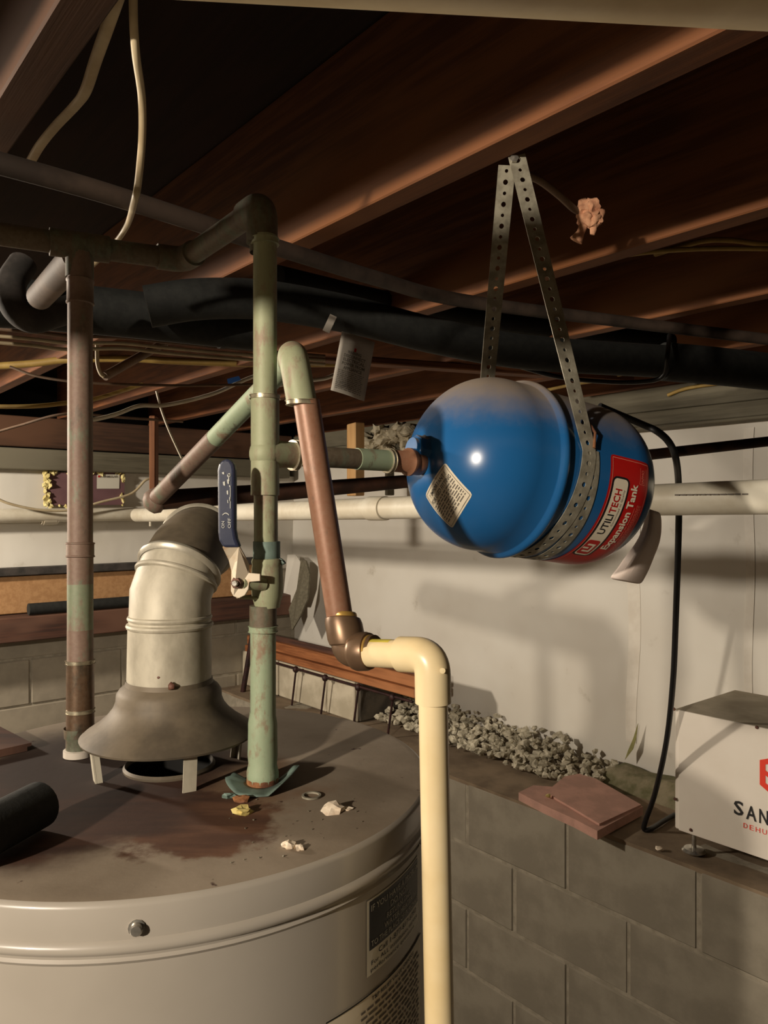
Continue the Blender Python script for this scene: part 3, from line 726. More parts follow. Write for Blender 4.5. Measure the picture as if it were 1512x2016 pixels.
# ================================================================= EXPANSION TANK
h_, p_ = 1.0647, .1438
ax = Vector((math.sin(h_)*math.cos(p_), math.cos(h_)*math.cos(p_), -math.sin(p_)))
bv = Vector((math.cos(h_), -math.sin(h_), 0)); nv = bv.cross(ax)
if nv.z < 0: nv = -nv
TO = P(830, 888, .842); TR = .1015; TL = .313
def T(s, r, phi): return TO+ax*s+(bv*math.cos(phi)+nv*math.sin(phi))*r
tk = thing('expansion_tank', tuple(TO+ax*.15-Vector((0, 0, .1))), 'blue pressure tank with red label slung from the joist', 'tank')
e = TR*.85; prof = []
for i in range(25):
    t = math.pi/2*i/24; prof.append((TR*math.sin(t)*.99, e*(1-math.cos(t))))
prof += [(TR*.992, .110), (TR*1.0, .1115), (TR+.0028, .1135), (TR+.0042, .1165), (TR+.0040, .1200), (TR+.0020, .1225), (TR*.990, .1245), (TR*.985, .130)]
for i in range(25):
    t = math.pi/2*i/24; prof.append((TR*.985*math.cos(t), TL-e+e*math.sin(t)))
def tank_r(s):
    for (r0, s0), (r1, s1) in zip(prof, prof[1:]):
        if s0 <= s <= s1: return r0+(r1-r0)*((s-s0)/(s1-s0) if s1 > s0 else 0)
    return .05
lathe(TO, ax, prof, 96).obj('tank_shell', 'tank', tk)
lathe(TO-ax*.010, ax, [(0, 0), (.0150, 0), (.0168, .001), (.0168, .008), (.0190, .012), (.0205, .018)], 8).obj('inlet_nut', 'tank', tk)
lathe(TO-ax*.014, ax, [(0, 0), (.0128, 0), (.0128, .008)], 24).obj('inlet_thread', 'tank', tk)
lathe(TO+ax*(TL-.004), ax, [(.034, 0), (.030, .006), (.022, .010), (.020, .024), (.017, .027), (0, .027)], 24).obj('valve_cap', 'black', tk)
# red label : text reads upward round the shell; s = round the shell (upwards), t = towards the inlet
def lab(phi0, s_base):
    def fn(s, t, off):
        ss = s_base-t; return T(ss, tank_r(ss)+.0004+off, phi0+s/TR)
    return fn
ph0 = math.radians(-100); fnr = lab(ph0, .249)
LW = (math.radians(14)-ph0)*TR; LH = .064
put_rect(fnr, 0, 0, LW, LH, 'label_red', tk, 0, 48, 14, 'red_label', .004)
for (x0, y0, x1, y1) in ((LW-.0035, .003, LW-.0027, LH-.003), (.003, .0027, LW-.003, .0035), (.003, LH-.0035, LW-.003, LH-.0027)):
    put_rect(fnr, x0, y0, x1, y1, 'label_pink', tk, .0004, 30, 4, 'label_line')
bx0, bx1 = .066, .178
put_rect(fnr, bx0, .0335, bx1, .0600, 'label_black', tk, .0005, 40, 6, 'logo_panel_border', .007)
put_rect(fnr, bx0+.0024, .0358, bx1-.0024, .0577, 'label_cream', tk, .0008, 40, 6, 'logo_panel', .005)
put_text(fnr, 'UTILI', .1075, .0440, .0098, 'label_black', tk, .0265, .02, .0011); put_text(fnr, 'TECH', .1355, .0440, .0098, 'label_red', tk, .0285, .02, .0011)
put_text(fnr, 'Committed to Quality', .1200, .0392, .0026, 'grey_ink', tk, .044, .0, .0011)
put_rect(fnr, .0715, .0385, .0975, .0570, 'label_red', tk, .0011, 8, 6, 'logo_square', .003)
for (x0, y0, x1, y1) in ((.0765, .0425, .0795, .0530), (.0885, .0425, .0915, .0530), (.0765, .0415, .0915, .0445), (.0825, .0475, .0855, .0560)):
    put_rect(fnr, x0, y0, x1, y1, 'label_cream', tk, .0014, 4, 2, 'logo_stroke')
put_text(fnr, 'Expansion Tank', .0850, .0205, .0098, 'label_cream', tk, .088, .03, .0006)
put_text(fnr, 'Tanque de expansion', .1000, .0160, .0024, 'label_pink', tk, .046, .0, .0006)
put_lines(fnr, .060, .0060, .150, .0145, 4, 'label_pink', tk, .0006, .3, seed=8)
put_text(fnr, 'IAPMO', .1760, .0110, .0045, 'label_pink', tk, .015, .0, .0006)
for (x0, y0, x1, y1) in ((.174, .0088, .193, .0092), (.174, .0174, .193, .0178), (.174, .0088, .1745, .0178), (.1735, .0055, .1935, .0062)):
    put_rect(fnr, x0, y0, x1, y1, 'label_pink', tk, .0006, 4, 1, 'approval_mark')
# diamond sticker on the dome near the inlet: real square label turned on its corner
bpy.context.view_layer.update()
shell = [c for c in tk.children if c.name.startswith('tank_shell')][0]
bmx = bmesh.new(); bmx.from_mesh(shell.data); off_ = world_loc(shell)
bmesh.ops.translate(bmx, verts=bmx.verts, vec=off_); tree = BVHTree.FromBMesh(bmx)
def hit(u, v):
    d = P(u, v, 1).normalized(); r = tree.ray_cast(Vector((0, 0, 0)), d); return r[0]
cA, cB, cC, cD = hit(838, 975), hit(891, 1040), hit(931, 973), hit(877, 910)      # text baseline runs from left corner up to the top corner
fcen = (cA+cB+cC+cD)/4; fnrm = tree.find_nearest(fcen)[1]
def dia(s, t, off):
    a, b = s/.046, t/.046
    q = cA*(1-a)*(1-b)+cD*a*(1-b)+cC*a*b+cB*(1-a)*b     # s: A->D, t: A->B (downwards on the label)
    r = tree.find_nearest(q); n = r[1]
    if n.dot(fcen-(TO+ax*.1)) < 0: n = -n
    return r[0]+n*(off+.0004)
dia2 = lambda s, t, off: dia(s, .046-t, off)
put_rect(dia2, 0, 0, .046, .046, 'label_cream', tk, 0, 14, 14, 'diamond_sticker', .003)
for (x0, y0, x1, y1) in ((.002, .002, .044, .0025), (.002, .0435, .044, .044), (.002, .002, .0025, .044), (.0435, .002, .044, .044)):
    put_rect(dia2, x0, y0, x1, y1, 'grey_ink', tk, .0003, 10 if x1-x0 > .01 else 1, 10 if y1-y0 > .01 else 1, 'sticker_line')
put_text(dia2, '! IMPORTANT !', .007, .0365, .0042, 'ink', tk, .032, .01, .0004)
put_text(dia2, 'FOR USED FITTING', .004, .0300, .0042, 'ink', tk, .038, .01, .0004)
put_lines(dia2, .004, .006, .042, .0285, 8, 'grey_ink', tk, .0004, .45, seed=4)
bmx.free()

# perforated hanger strap : real holes
def strap(name, path, wdir, parent, width=.0195, cell=.0118, m='strap'):
    """band with alternating large and small holes along a dense path"""
    L = [0]
    for a, b in zip(path, path[1:]): L.append(L[-1]+(b-a).length)
    tot = L[-1]; n = int(tot/cell)
    def at(d):
        d = min(max(d, 0), tot-1e-6)
        for i in range(len(path)-1):
            if L[i+1] >= d:
                f = (d-L[i])/max(L[i+1]-L[i], 1e-9); return path[i].lerp(path[i+1], f), (path[i+1]-path[i]).normalized(), wdir[i].lerp(wdir[i+1], f)
    g = G()
    for k in range(n):
        rad = .0030 if k % 2 == 0 else .0021; mid = (k+.5)*cell
        V = []
        for i in range(8):
            a = math.pi/4*i+math.pi/8*0
            dx, dy = math.cos(a), math.sin(a); m_ = max(abs(dx), abs(dy)); V.append((dx/m_*cell/2, dy/m_*width/2))
        for i in range(8):
            a = math.pi/4*i; V.append((rad*math.cos(a), rad*math.sin(a)))
        W3 = []
        for (a, b) in V:
            c, t_, wd = at(mid+a); wd = (wd-t_*wd.dot(t_)).normalized(); W3.append(c+wd*b)
        g.add(W3, [(i, (i+1) % 8, 8+(i+1) % 8, 8+i) for i in range(8)])
    o = g.obj(name, m, parent, False)
    md = o.modifiers.new('weld', 'WELD'); md.merge_threshold = .0002
    md = o.modifiers.new('thickness', 'SOLIDIFY'); md.thickness = .0009; md.offset = 0
    return o
hs = thing('hanger_strap', tuple(P(1005, 312, .853)), 'perforated zinc strap sling hanging the blue tank from the joist', 'strap')
AN = P(1017, 306, .860); AF = P(1000, 306, .862)
def lerpn(a, b, n): return [a.lerp(b, i/n) for i in range(n)]
xw = Vector((1, .0, .0))
def sling(sa, sb, s_far, front_phi=12, outer=.0012):
    pts = []; wd = []
    a0 = T(sa, tank_r(sa)+outer, math.radians(front_phi)); N = 24
    seg = lerpn(AN, a0, N); pts += seg; wd += [xw.lerp(ax, min(1, i/N)) for i in range(N)]
    M2 = 70
    for i in range(M2+1):
        f = i/M2; phi = math.radians(front_phi+(-193-front_phi+0)*f)
        s = sa+(sb-sa)*min(1, f*2.1) if f < .48 else sb+(s_far-sb)*(f-.48)/.52
        pts.append(T(s, tank_r(s)+outer, phi)); wd.append(ax)
    end = pts[-1]; seg = lerpn(end, AF, N)[1:]+[AF]; pts += seg; wd += [ax.lerp(xw, i/N) for i in range(1, N+1)]
    return pts, wd
pts, wd = sling(.152, .135, .150); strap('strap_band', pts, wd, hs)
def half(sa, sb, s_far):
    pts = []; wd = []
    for i in range(61):
        f = i/60; phi = math.radians(13-205*f); s = sa+(sb-sa)*min(1, f*1.6) if f < .6 else sb+(s_far-sb)*(f-.6)/.4
        pts.append(T(s, tank_r(s)+.0006, phi)); wd.append(ax)
    return pts, wd
pts, wd = half(.158, .169, .162); strap('inner_band', pts, wd, hs, .017)
lathe(P(1012, 313, .858), (0, -1, .1), [(0, 0), (.005, 0), (.005, .003), (0, .004)], 6).obj('strap_nail', 'zinc', hs)
sweep([T(.156, TR+.002, math.radians(34)), T(.160, TR+.004, math.radians(24)), T(.156, TR+.003, math.radians(14))], .0016, 8).obj('tie_wire', 'rust', hs)

# curled paper behind the tank
V = []; Fc = []
rows = [((1272, 1000), (1302, 1010), 1.02), ((1268, 1030), (1303, 1040), 1.005), ((1258, 1060), (1300, 1068), .995), ((1240, 1085), (1288, 1095), .995), ((1226, 1102), (1278, 1122), 1.0), ((1214, 1122), (1268, 1140), 1.01), ((1197, 1139), (1262, 1151), 1.03)]
for (a, b, Y) in rows:
    for k in range(5):
        f = k/4; V.append(P(a[0]+(b[0]-a[0])*f, a[1]+(b[1]-a[1])*f, Y+.022*math.sin(f*math.pi)*-1+.02*f))
for i in range(len(rows)-1):
    for k in range(4): a = i*5+k; Fc.append((a, a+1, a+6, a+5))
o = mesh_obj('curled_paper', V, Fc, 'pink_paper'); md = o.modifiers.new('s', 'SUBSURF'); md.levels = md.render_levels = 2
md = o.modifiers.new('t', 'SOLIDIFY'); md.thickness = .0005
tag(o, 'curled pinkish paper sheet hanging below the far end of the blue tank', 'paper')

# ================================================================= OVERHEAD PIPES AND CABLES
def tube(name, pts, r, m, label, cat, group=None, n=8, seg=10, smooth_path=True, flat=1.0):
    pp = spline(pts, n) if smooth_path else pts
    o = sweep(pp, r, seg, True, flat).obj(name, m); tag(o, label, cat, group); return o
tube('overhead_drain_pipe', [Vector((-1.6, .335-.13, .286)), Vector((1.6, .335+.13, .286))], .055, 'pvc', 'fat cream plastic pipe crossing close overhead at the top edge', 'pipe', smooth_path=False, seg=48)
tube('overhead_iron_pipe', [P(-120, 290, .765), P(0, 322, .80), P(200, 378, .875), P(420, 448, .985), P(560, 492, 1.08), P(740, 548, 1.22), P(900, 590, 1.36), P(1200, 630, 1.52), P(1560, 674, 1.66)], .0118, 'iron_dark',
     'dusty dark pipe sloping across below the joists from upper left', 'pipe', n=6, seg=20)
# insulated refrigerant-like pipes
il = thing('insulated_pipe', tuple(P(250, 640, 1.36)), 'thick black foam-insulated pipe crossing behind the risers at left', 'insulated pipe')
sweep(spline([P(-120, 590, 1.25), P(60, 600, 1.28), P(250, 618, 1.34), P(440, 640, 1.40), P(520, 648, 1.42)], 6), .041, 24).obj('foam_sleeve', 'insul', il)
sweep([P(428, 640, 1.40), P(440, 640, 1.405)], .0425, 24).obj('joint_tape', 'insul', il)
ir = thing('insulated_pipe', tuple(P(900, 670, 1.5)), 'long black foam-insulated pipe sagging behind the tank strap to the right', 'insulated pipe')
sweep(spline([P(290, 604, 1.25), P(380, 590, 1.27), P(480, 588, 1.31), P(560, 596, 1.34), P(700, 622, 1.40), P(860, 662, 1.46), P(1040, 694, 1.52), P(1310, 712, 1.60)], 6), .034, 24).obj('foam_sleeve', 'insul', ir)
sweep(spline([P(1306, 712, 1.60), P(1420, 722, 1.64), P(1600, 742, 1.70)], 6), .040, 24).obj('foam_sleeve', 'insul', ir)
o = prism('sleeve_tag', [P(635, 650, 1.315), P(650, 618, 1.315), P(663, 624, 1.315), P(648, 656, 1.315)], .0015, (0, 1, 0), 'paper', ir)
ub = tube('insulated_branch', [P(545, 548, 1.40), P(760, 596, 1.60), P(960, 630, 1.72), P(1150, 656, 1.82), P(1320, 676, 1.90)], .024, 'insul', 'thinner black insulated pipe above the long sagging one', 'insulated pipe', n=6, seg=20)
eb = tube('foam_elbow', [P(45, 520, 1.17), P(22, 560, 1.14), P(30, 605, 1.13), P(62, 628, 1.13), P(105, 618, 1.14), P(165, 600, 1.16)], .021, 'insul_light', 'dusty dark foam elbow curling round a grey pipe end at upper left', 'insulated pipe', n=6, seg=20)
tube('grey_pipe_stub', [P(78, 585, 1.02), P(152, 504, .842)], .0165, 'grey_pipe', 'short dusty grey pipe stub slanting up behind the left riser', 'pipe', smooth_path=False, seg=24)
# long cream pipe on the far walls
cl = thing('cream_wall_pipe', tuple(Pq(100, 1020, QW-.05)), 'cream plastic pipe running along the left liner wall', 'pipe')
pL0 = W(-1.3, QW-.045, -.035); pL1 = Pq(302, 1012, QW-.06)
sweep([pL0, pL1], .029, 24).obj('pipe_run', 'white_pvc', cl)
for u in (83, 110): collar(cl, Pq(u-3, 1018, QW-.047), Pq(u+3, 1018, QW-.047), .5, .012, .0305, 'grey_ink' if False else 'white_pvc', 'coupling_lip')
sweep([Pq(84, 1019, QW-.047), Pq(109, 1018, QW-.047)], .0318, 24).obj('coupling', 'white_pvc', cl)
sweep([Pq(296, 1000, QW-.07), Pq(296, 1036, QW-.07)], .006, 8).obj('hanger_clip', 'white_pvc', cl)
c2 = thing('cream_crossing_pipe', tuple(Pp(740, 1000, 1.33)), 'cream plastic pipe at eye level passing behind the tank to the right edge', 'pipe')
sweep([W(1.33, 3.30, -.014), Pp(740, 1001, 1.33), Pp(1400, 981, 1.33), W(1.33, -.2, .034)], [.030]*4, 32).obj('pipe_run', 'white_pvc', c2)
o = Pp(738, 1001, 1.33); 
lathe(o, -D1, [(.030, -.02), (.0335, -.02), (.0335, .045), (.030, .045)], 32).obj('coupling', 'white_pvc', c2)
put = quad_fn(Pp(1310, 978, 1.2995), Pp(1480, 976, 1.2995), Pp(1480, 970, 1.2995), Pp(1310, 972, 1.2995), 170, 6, TOCAM)
put_lines(put, 20, 0, 165, 6, 1, 'grey_ink', c2, .0004, .5, seed=12)

# timber strips under the joists
o = beam('furring_strip', (P(560, 700, 1.9)+P(1240, 748, 2.25))/2, (1.25, .045, .018), 0, 'joist'); 
dv = P(1240, 748, 2.25)-P(560, 700, 1.9); o.rotation_euler = (0, -math.atan2(dv.z, math.hypot(dv.x, dv.y)), math.atan2(dv.y, dv.x)); o.scale.x = dv.length/1.25
tag(o, 'thin brown timber strip under the joists behind the hanging paper tag', 'timber')
o = beam('hanging_batten', P(303, 925, 2.70)+Vector((0, 0, .04)), (.30, .040, .022), 0, 'joist', rot=(0, math.pi/2, 0)); tag(o, 'short orange wooden batten hanging vertically before the left wall', 'timber')
st = beam('pine_stud', P(700, 905, 3.0), (.285, .085, .040), 0, 'pale_wood', rot=(0, math.pi/2, .45)); tag(st, 'pale pine stud standing on end beside the crumpled insulation', 'timber')
st2 = beam('grey_stud', P(767, 930, 3.3), (.20, .038, .03), 0, 'grey_wood', rot=(0, math.pi/2, .4)); tag(st2, 'thin grey stud just left of the tank inlet', 'timber')
g = G(); rr = random.Random(2)
for k in range(34):
    u = rr.uniform(716, 812); v = rr.uniform(842, 886); c = Pp(u, v, PW-.07); lump(c, rr.uniform(.022, .045), (1, 1, .8), 2, .5, g, k)
o = g.obj('crumpled_insulation', 'fluff'); tag(o, 'crumpled pale insulation stuffed above the white wall', 'insulation', kind='stuff')

# cables -----------------------------------------------------------
gc = 'electrical cables under the joists'
tube('hanging_cable', [P(262, -60, .62), P(263, 40, .64), P(268, 110, .66), P(279, 190, .70), P(280, 270, .73), P(272, 360, .76), P(265, 395, .78)]+[P(252, 440, .95), P(232, 472, 1.0), P(205, 500, 1.02), P(182, 522, 1.03)], .0036, 'cream_cable', 'cream cable hanging down near the top left from the joists', 'cable', gc)
tube('flat_cable', [P(250, -60, .60), P(216, 40, .66), P(188, 120, .72), P(168, 180, .77), P(148, 208, .80), P(110, 248, .84), P(80, 285, .88), P(62, 315, .93)], .0058, 'cream_cable', 'flat cream cable stapled along the top left joist edge', 'cable', gc, flat=.5)
J = P
tube('yellow_gas_tube', [J(-60, 724, 2.0), J(60, 716, 2.0), J(135, 708, 2.0), J(250, 706, 2.02), J(350, 711, 2.05), J(500, 716, 2.1), J(660, 716, 2.15)], .0095, 'yellow_cable', 'thick dull yellow tube behind the left riser', 'cable', gc)
tube('yellow_cable', [J(-60, 800, 1.9), J(60, 800, 1.9), J(133, 793, 1.93), J(190, 785, 1.97), J(280, 757, 2.1)], .0055, 'yellow_cable', 'bright yellow cable sagging left of the vent', 'cable', gc)
tube('white_cable', [J(140, 830, 1.75), J(185, 826, 1.78), J(230, 815, 1.8), J(275, 799, 1.83), J(330, 797, 1.86), J(420, 775, 1.9), J(497, 742, 1.95), J(600, 712, 2.0), J(660, 712, 2.05)], .0050, 'white_cable', 'white cable dipping between the two risers', 'cable', gc)
tube('white_cable', [J(540, 760, 1.8), J(600, 750, 1.85), J(640, 745, 1.9), J(665, 735, 1.95)], .0048, 'white_cable', 'short white cable showing right of the slanted pipe elbow', 'cable', gc)
tube('grey_cable', [J(20, 722, 1.8), J(80, 742, 1.8), J(180, 754, 1.8), J(350, 759, 1.83), J(500, 757, 1.86)], .0032, 'dusty_cable', 'thin grey cable stretched level behind the left riser', 'cable', gc)
tube('grey_cable', [J(-30, 858, 2.2), J(38, 838, 2.2), J(130, 815, 2.2), J(240, 822, 2.3), J(360, 830, 2.4)], .0040, 'dusty_cable', 'dull grey cable low at the left edge under the joists', 'cable', gc)
for k, (dv_, m, lb) in enumerate(((-3, 'dusty_cable', 'upper'), (11, 'cream_cable', 'middle'), (24, 'cream_cable', 'lowest'))):
    tube('bundled_cable', [J(-60, 646+dv_, 1.45), J(60, 656+dv_, 1.46), J(133, 664+dv_, 1.47), J(240, 667+dv_*.8, 1.5), J(330, 676+dv_*.8, 1.55), J(500, 692+dv_*.7, 1.6), J(640, 703+dv_*.6, 1.65)], .0035, m, lb+' of three cables bundled under the black insulated pipe at left', 'cable', gc)
tube('white_wire', [J(308, 770, 2.0), J(312, 786, 2.0), J(318, 808, 2.0), J(334, 850, 2.0), J(358, 902, 2.0)], .0030, 'white_cable', 'thin white wire dangling between the risers', 'cable', gc)
tube('cream_wire_loop', [Pq(-20, 975, QW-.12), Pq(20, 992, QW-.12), Pq(80, 1004, QW-.12), Pq(140, 1004, QW-.12), Pq(200, 988, QW-.12), Pq(258, 972, QW-.12), Pq(286, 946, QW-.12), Pq(300, 944, QW-.12), Pq(318, 950, QW-.12)], .0055, 'cream_cable', 'cream wire looping across the purple foam patch', 'cable')
wb = tube('grey_drop_tube', [J(325, 674, 1.75), J(206, 741, 1.6)], .0095, 'dusty_cable', 'short grey tube slanting between the left riser and the vent', 'pipe', smooth_path=False, seg=16)
tube('white_drop_wire', [J(191, 676, 1.6), J(192, 715, 1.6), J(198, 735, 1.6), J(206, 742, 1.6)], .0042, 'cream_cable', 'cream wire dropping to the short grey tube', 'cable', gc)
o = prism('blue_tag', [J(447, 746, 1.90), J(470, 740, 1.90), J(474, 748, 1.90), J(449, 757, 1.90)], .003, (0, 1, 0), 'blue_tag'); tag(o, 'small blue plastic tag on the white cable', 'tag')
tube('yellow_joist_cable', [J(1180, 512, 1.25), J(1260, 498, 1.27), J(1350, 491, 1.30), J(1440, 489, 1.32), J(1580, 491, 1.35)], .0042, 'yellow_cable', 'lower dull yellow cable at the right edge under the joist', 'cable', gc)
tube('yellow_joist_cable', [J(1290, 500, 1.30), J(1380, 475, 1.33), J(1440, 473, 1.36), J(1500, 480, 1.38), J(1580, 480, 1.41)], .0048, 'yellow_cable', 'upper dull yellow cable arching at the right edge', 'cable', gc)
tube('black_cable_loop', [J(1000, 715, 1.55), J(1100, 742, 1.55), J(1200, 752, 1.56), J(1280, 750, 1.54), J(1308, 736, 1.52), J(1314, 700, 1.50), J(1318, 660, 1.56)], .0045, 'black', 'black cable looping under the insulated pipe above the tank', 'cable', gc)
tube('pale_cable', [Pp(u_, v_, 2.202) for u_, v_ in ((1315, 778), (1340, 768), (1365, 762), (1400, 757), (1440, 752))], .0055, 'yellow_cable', 'pale cable above the grey sill at right', 'cable', gc)
tube('tank_top_cable', [Pz(1040, 776, .392), Pz(1127, 757, .395), Pz(1175, 749, .396), Pz(1262, 727, .397)], .005, 'yellow_cable', 'yellow cable peeking out just above the tank', 'cable', gc)
cord = tube('power_cord', [J(1180, 800, 1.42), J(1265, 836, 1.45), J(1295, 850, 1.44), J(1318, 872, 1.445), J(1331, 905, 1.46), J(1336, 960, 1.56), J(1336, 1040, 1.6), J(1331, 1200, 1.7), J(1325, 1340, 1.80), J(1312, 1460, 1.92), J(1290, 1560, 2.02), J(1272, 1612, 2.07), Pz(1268, 1632, -.867), Pz(1281, 1632, -.867), Pz(1305, 1617, -.867), Pz(1328, 1604, -.867)], .0068, 'black', 'black power cord hanging behind the tank down to the ledge', 'cord')
# rope with frayed knot
rp = thing('frayed_rope', tuple(P(1158, 425, .99)), 'frayed pinkish rope end knotted, hanging right of the strap', 'rope')
sweep(spline([P(1036, 344, .90), P(1066, 358, .92), P(1100, 384, .95), P(1134, 414, .98), P(1150, 412, .985)], 6), [.0045]*25, 10).obj('rope_strand', 'dusty_cable', rp)
g = G()
for k, (u, v, r) in enumerate(((1150, 412, .010), (1163, 410, .011), (1172, 420, .009), (1153, 428, .010), (1166, 434, .009), (1176, 432, .006))): lump(P(u, v, .985), r*1.1, (1, .8, 1), 3, .28, g, k)
g.obj('knot', 'rope', rp)
g = G(); sweep([P(1150, 440, .985), P(1143, 458, .985), P(1134, 474, .985)], [.0058, .0052, .0088], 10, True, .5, g); sweep([P(1166, 440, .985), P(1168, 452, .985), P(1166, 462, .985)], [.006, .0045, .003], 10, True, .5, g)
g.obj('frayed_end', 'rope', rp)
# paper tag
pt = thing('warning_tag', tuple(P(668, 655, 1.30)), 'dusty white printed paper tag hanging from the black insulated pipe', 'tag')
TL_, TR_, BR_, BL_ = P(673, 652, 1.30), P(738, 674, 1.285), P(717, 790, 1.27), P(651, 768, 1.285)
fn = quad_fn(BL_, BR_, TR_, TL_, 66, 118, TOCAM)
V = []; n = 8
for j in range(n+1):
    for i in range(n+1): V.append(fn(66*i/n, 118*j/n, .004*math.sin(math.pi*i/n)))
o = mesh_obj('tag_sheet', V, [(j*(n+1)+i, j*(n+1)+i+1, (j+1)*(n+1)+i+1, (j+1)*(n+1)+i) for j in range(n) for i in range(n)], 'paper', pt); md = o.modifiers.new('t', 'SOLIDIFY'); md.thickness = .0006; md.offset = -1
f2 = lambda s, t, off: fn(s, t, .004*math.sin(math.pi*s/66)+.0012)
put_rect(f2, 32, 85, 36, 92, 'red_ink', pt, 0, 2, 2, 'warning_mark')
for s, x, y, wd_ in (('WARNING', 20, 79, 27), ('DISCONNECT', 14, 71, 42), ('ELECTRICAL', 14, 63, 42), ('POWER FROM', 13, 55, 44), ('APPLIANCE', 17, 47, 36)): put_text(f2, s, x, y, 6, 'grey_ink', pt, wd_, .03, 0)
put_lines(f2, 7, 6, 58, 45, 11, 'grey_ink', pt, 0, .3, seed=9)

# ================================================================= FAR LEFT WALL THINGS
fb = thing('foam_patch', tuple(Pq(165, 965, QW-.02)), 'purple foam board patch sealed into the left wall with yellow foam', 'foam board')
fq = quad_fn(Pq(93, 995, QW-.022), Pq(244, 994, QW-.022), Pq(246, 930, QW-.022), Pq(91, 930, QW-.022), 150, 64, TOCAM)
V = [fq(0, 0, 0), fq(150, 0, 0), fq(150, 64, 0), fq(0, 64, 0)]
prism('foam_panel', V, .02, D1, 'foam_board', fb)
put_rect(fq, 94, 32, 139, 60, 'label_silver', fb, .002, 2, 2, 'board_label')
put_rect(fq, 96, 54, 100, 58, 'red_ink', fb, .004, 1, 1, 'label_mark'); put_text(fq, 'FOAMULAR', 102, 53.5, 4.5, 'grey_ink', fb, 33, .02, .004)
g = G(); rr = random.Random(4)
for k in range(70):
    t = rr.random()
    if k < 30: s_, tt, r = rr.uniform(-5, 4), rr.uniform(0, 64), rr.uniform(.006, .013)
    elif k < 46: s_, tt, r = rr.uniform(0, 150), rr.uniform(61, 65), rr.uniform(.004, .009)
    elif k < 58: s_, tt, r = rr.uniform(143, 149), rr.uniform(-2, 62), rr.uniform(.005, .012)
    else: s_, tt, r = rr.uniform(0, 60), rr.uniform(-4, 1), rr.uniform(.004, .009)
    lump(fq(s_, tt, .003), r, (1, .7, 1.2), 1, .5, g, k)
o = g.obj('foam_sealant', 'spray_foam', fb); o['kind'] = 'stuff'
# shelf beam and boards along the left wall
z0, z1 = -.525, -.425
bmL = beam('rusty_beam', W(.52, QW-.085, (z0+z1)/2), (3.3, .13, z1-z0), ANG2, 'brown_beam', bev=.004); tag(bmL, 'long rusty brown beam on the block wall at left', 'beam')
o = beam('tan_board', W(.45, QW-.034, -.345), (3.1, .018, .155), ANG2, 'particle', rot=(math.radians(-5), 0, ANG2)); tag(o, 'tan particle board leaning above the rusty beam at left', 'board')
o = beam('dark_gap_strip', W(.45, QW-.035, -.2475), (3.1, .06, .033), ANG2, 'insul_light'); tag(o, 'dark strip standing for the shaded gap above the tan board', 'gap strip')  # dark strip stands in for the shaded gap above the board
a_, b_ = Pq(56, 1186, QW-.12), Pq(265, 1156, QW-.12); a_.z = b_.z = -.425+.026
o = sweep([a_, b_], .024, 20).obj('foam_tube_offcut', 'insul'); tag(o, 'black foam tube offcut lying on the rusty beam', 'foam tube')
# torn liner and broken board in the corner
o = prism('torn_liner_flap', [Pp(566, 1092, 2.16), Pp(582, 1092, 2.16), Pp(592, 1108, 2.13), Pp(586, 1150, 2.12), Pp(578, 1186, 2.13), Pp(556, 1188, 2.16)], .004, D2, 'liner'); tag(o, 'torn white liner flap in the far corner behind the centre riser', 'liner flap')
o = prism('broken_board', [Pp(592, 1102, 2.11), Pp(602, 1104, 2.11), Pp(609, 1130, 2.10), Pp(605, 1180, 2.08), Pp(590, 1215, 2.06), Pp(575, 1240, 2.05), Pp(568, 1200, 2.08), Pp(584, 1160, 2.11)], .008, D2, 'grey_wood'); tag(o, 'splintered grey board standing beside the torn liner flap', 'board')

# ================================================================= LEDGE THINGS
PB = 1.90
bn = thing('iron_bench', tuple(W(PB, 2.75, -.876)), 'old orange wooden bench rail on dark iron spindles standing on the ledge', 'bench')
def bb(name, q0, q1, z0, z1, p0, th, m): return beam(name, W(p0+th/2, (q0+q1)/2, (z0+z1)/2), (q1-q0, th, z1-z0), ANG1, m, bn, bev=.003)
bb('plank', 2.09, 3.34, -.655, -.612, PB+.006, .10, 'orange_wood'); bb('plank', 2.09, 3.34, -.690, -.658, PB-.006, .11, 'orange_wood')
bb('back_strip', 2.12, 3.34, -.615, -.590, PB+.03, .02, 'brown_beam')
sweep([W(PB-.004, 2.10, -.705), W(PB-.004, 3.30, -.705)], .0055, 10).obj('iron_rail', 'rack_iron', bn)
for u in (583, 641, 706, 774):
    c = Pp(u, 1100, PB-.004); q = c.dot(D1)
    sp_ = sweep([W(PB-.004, q, -.705), W(PB-.004, q+.035, -.876)], .0045, 8).obj('spindle', 'rack_iron', bn)
    g = G(); lump(W(PB-.006, q, -.708), .014, (1, 1, 1.1), 2, .08, g, 1); g.obj('knob', 'rack_iron', sp_)
sweep([Pp(497, 1250, PB-.02), Pp(468, 1425, PB-.06)], .013, 12).obj('bench_leg', 'rack_iron', bn)
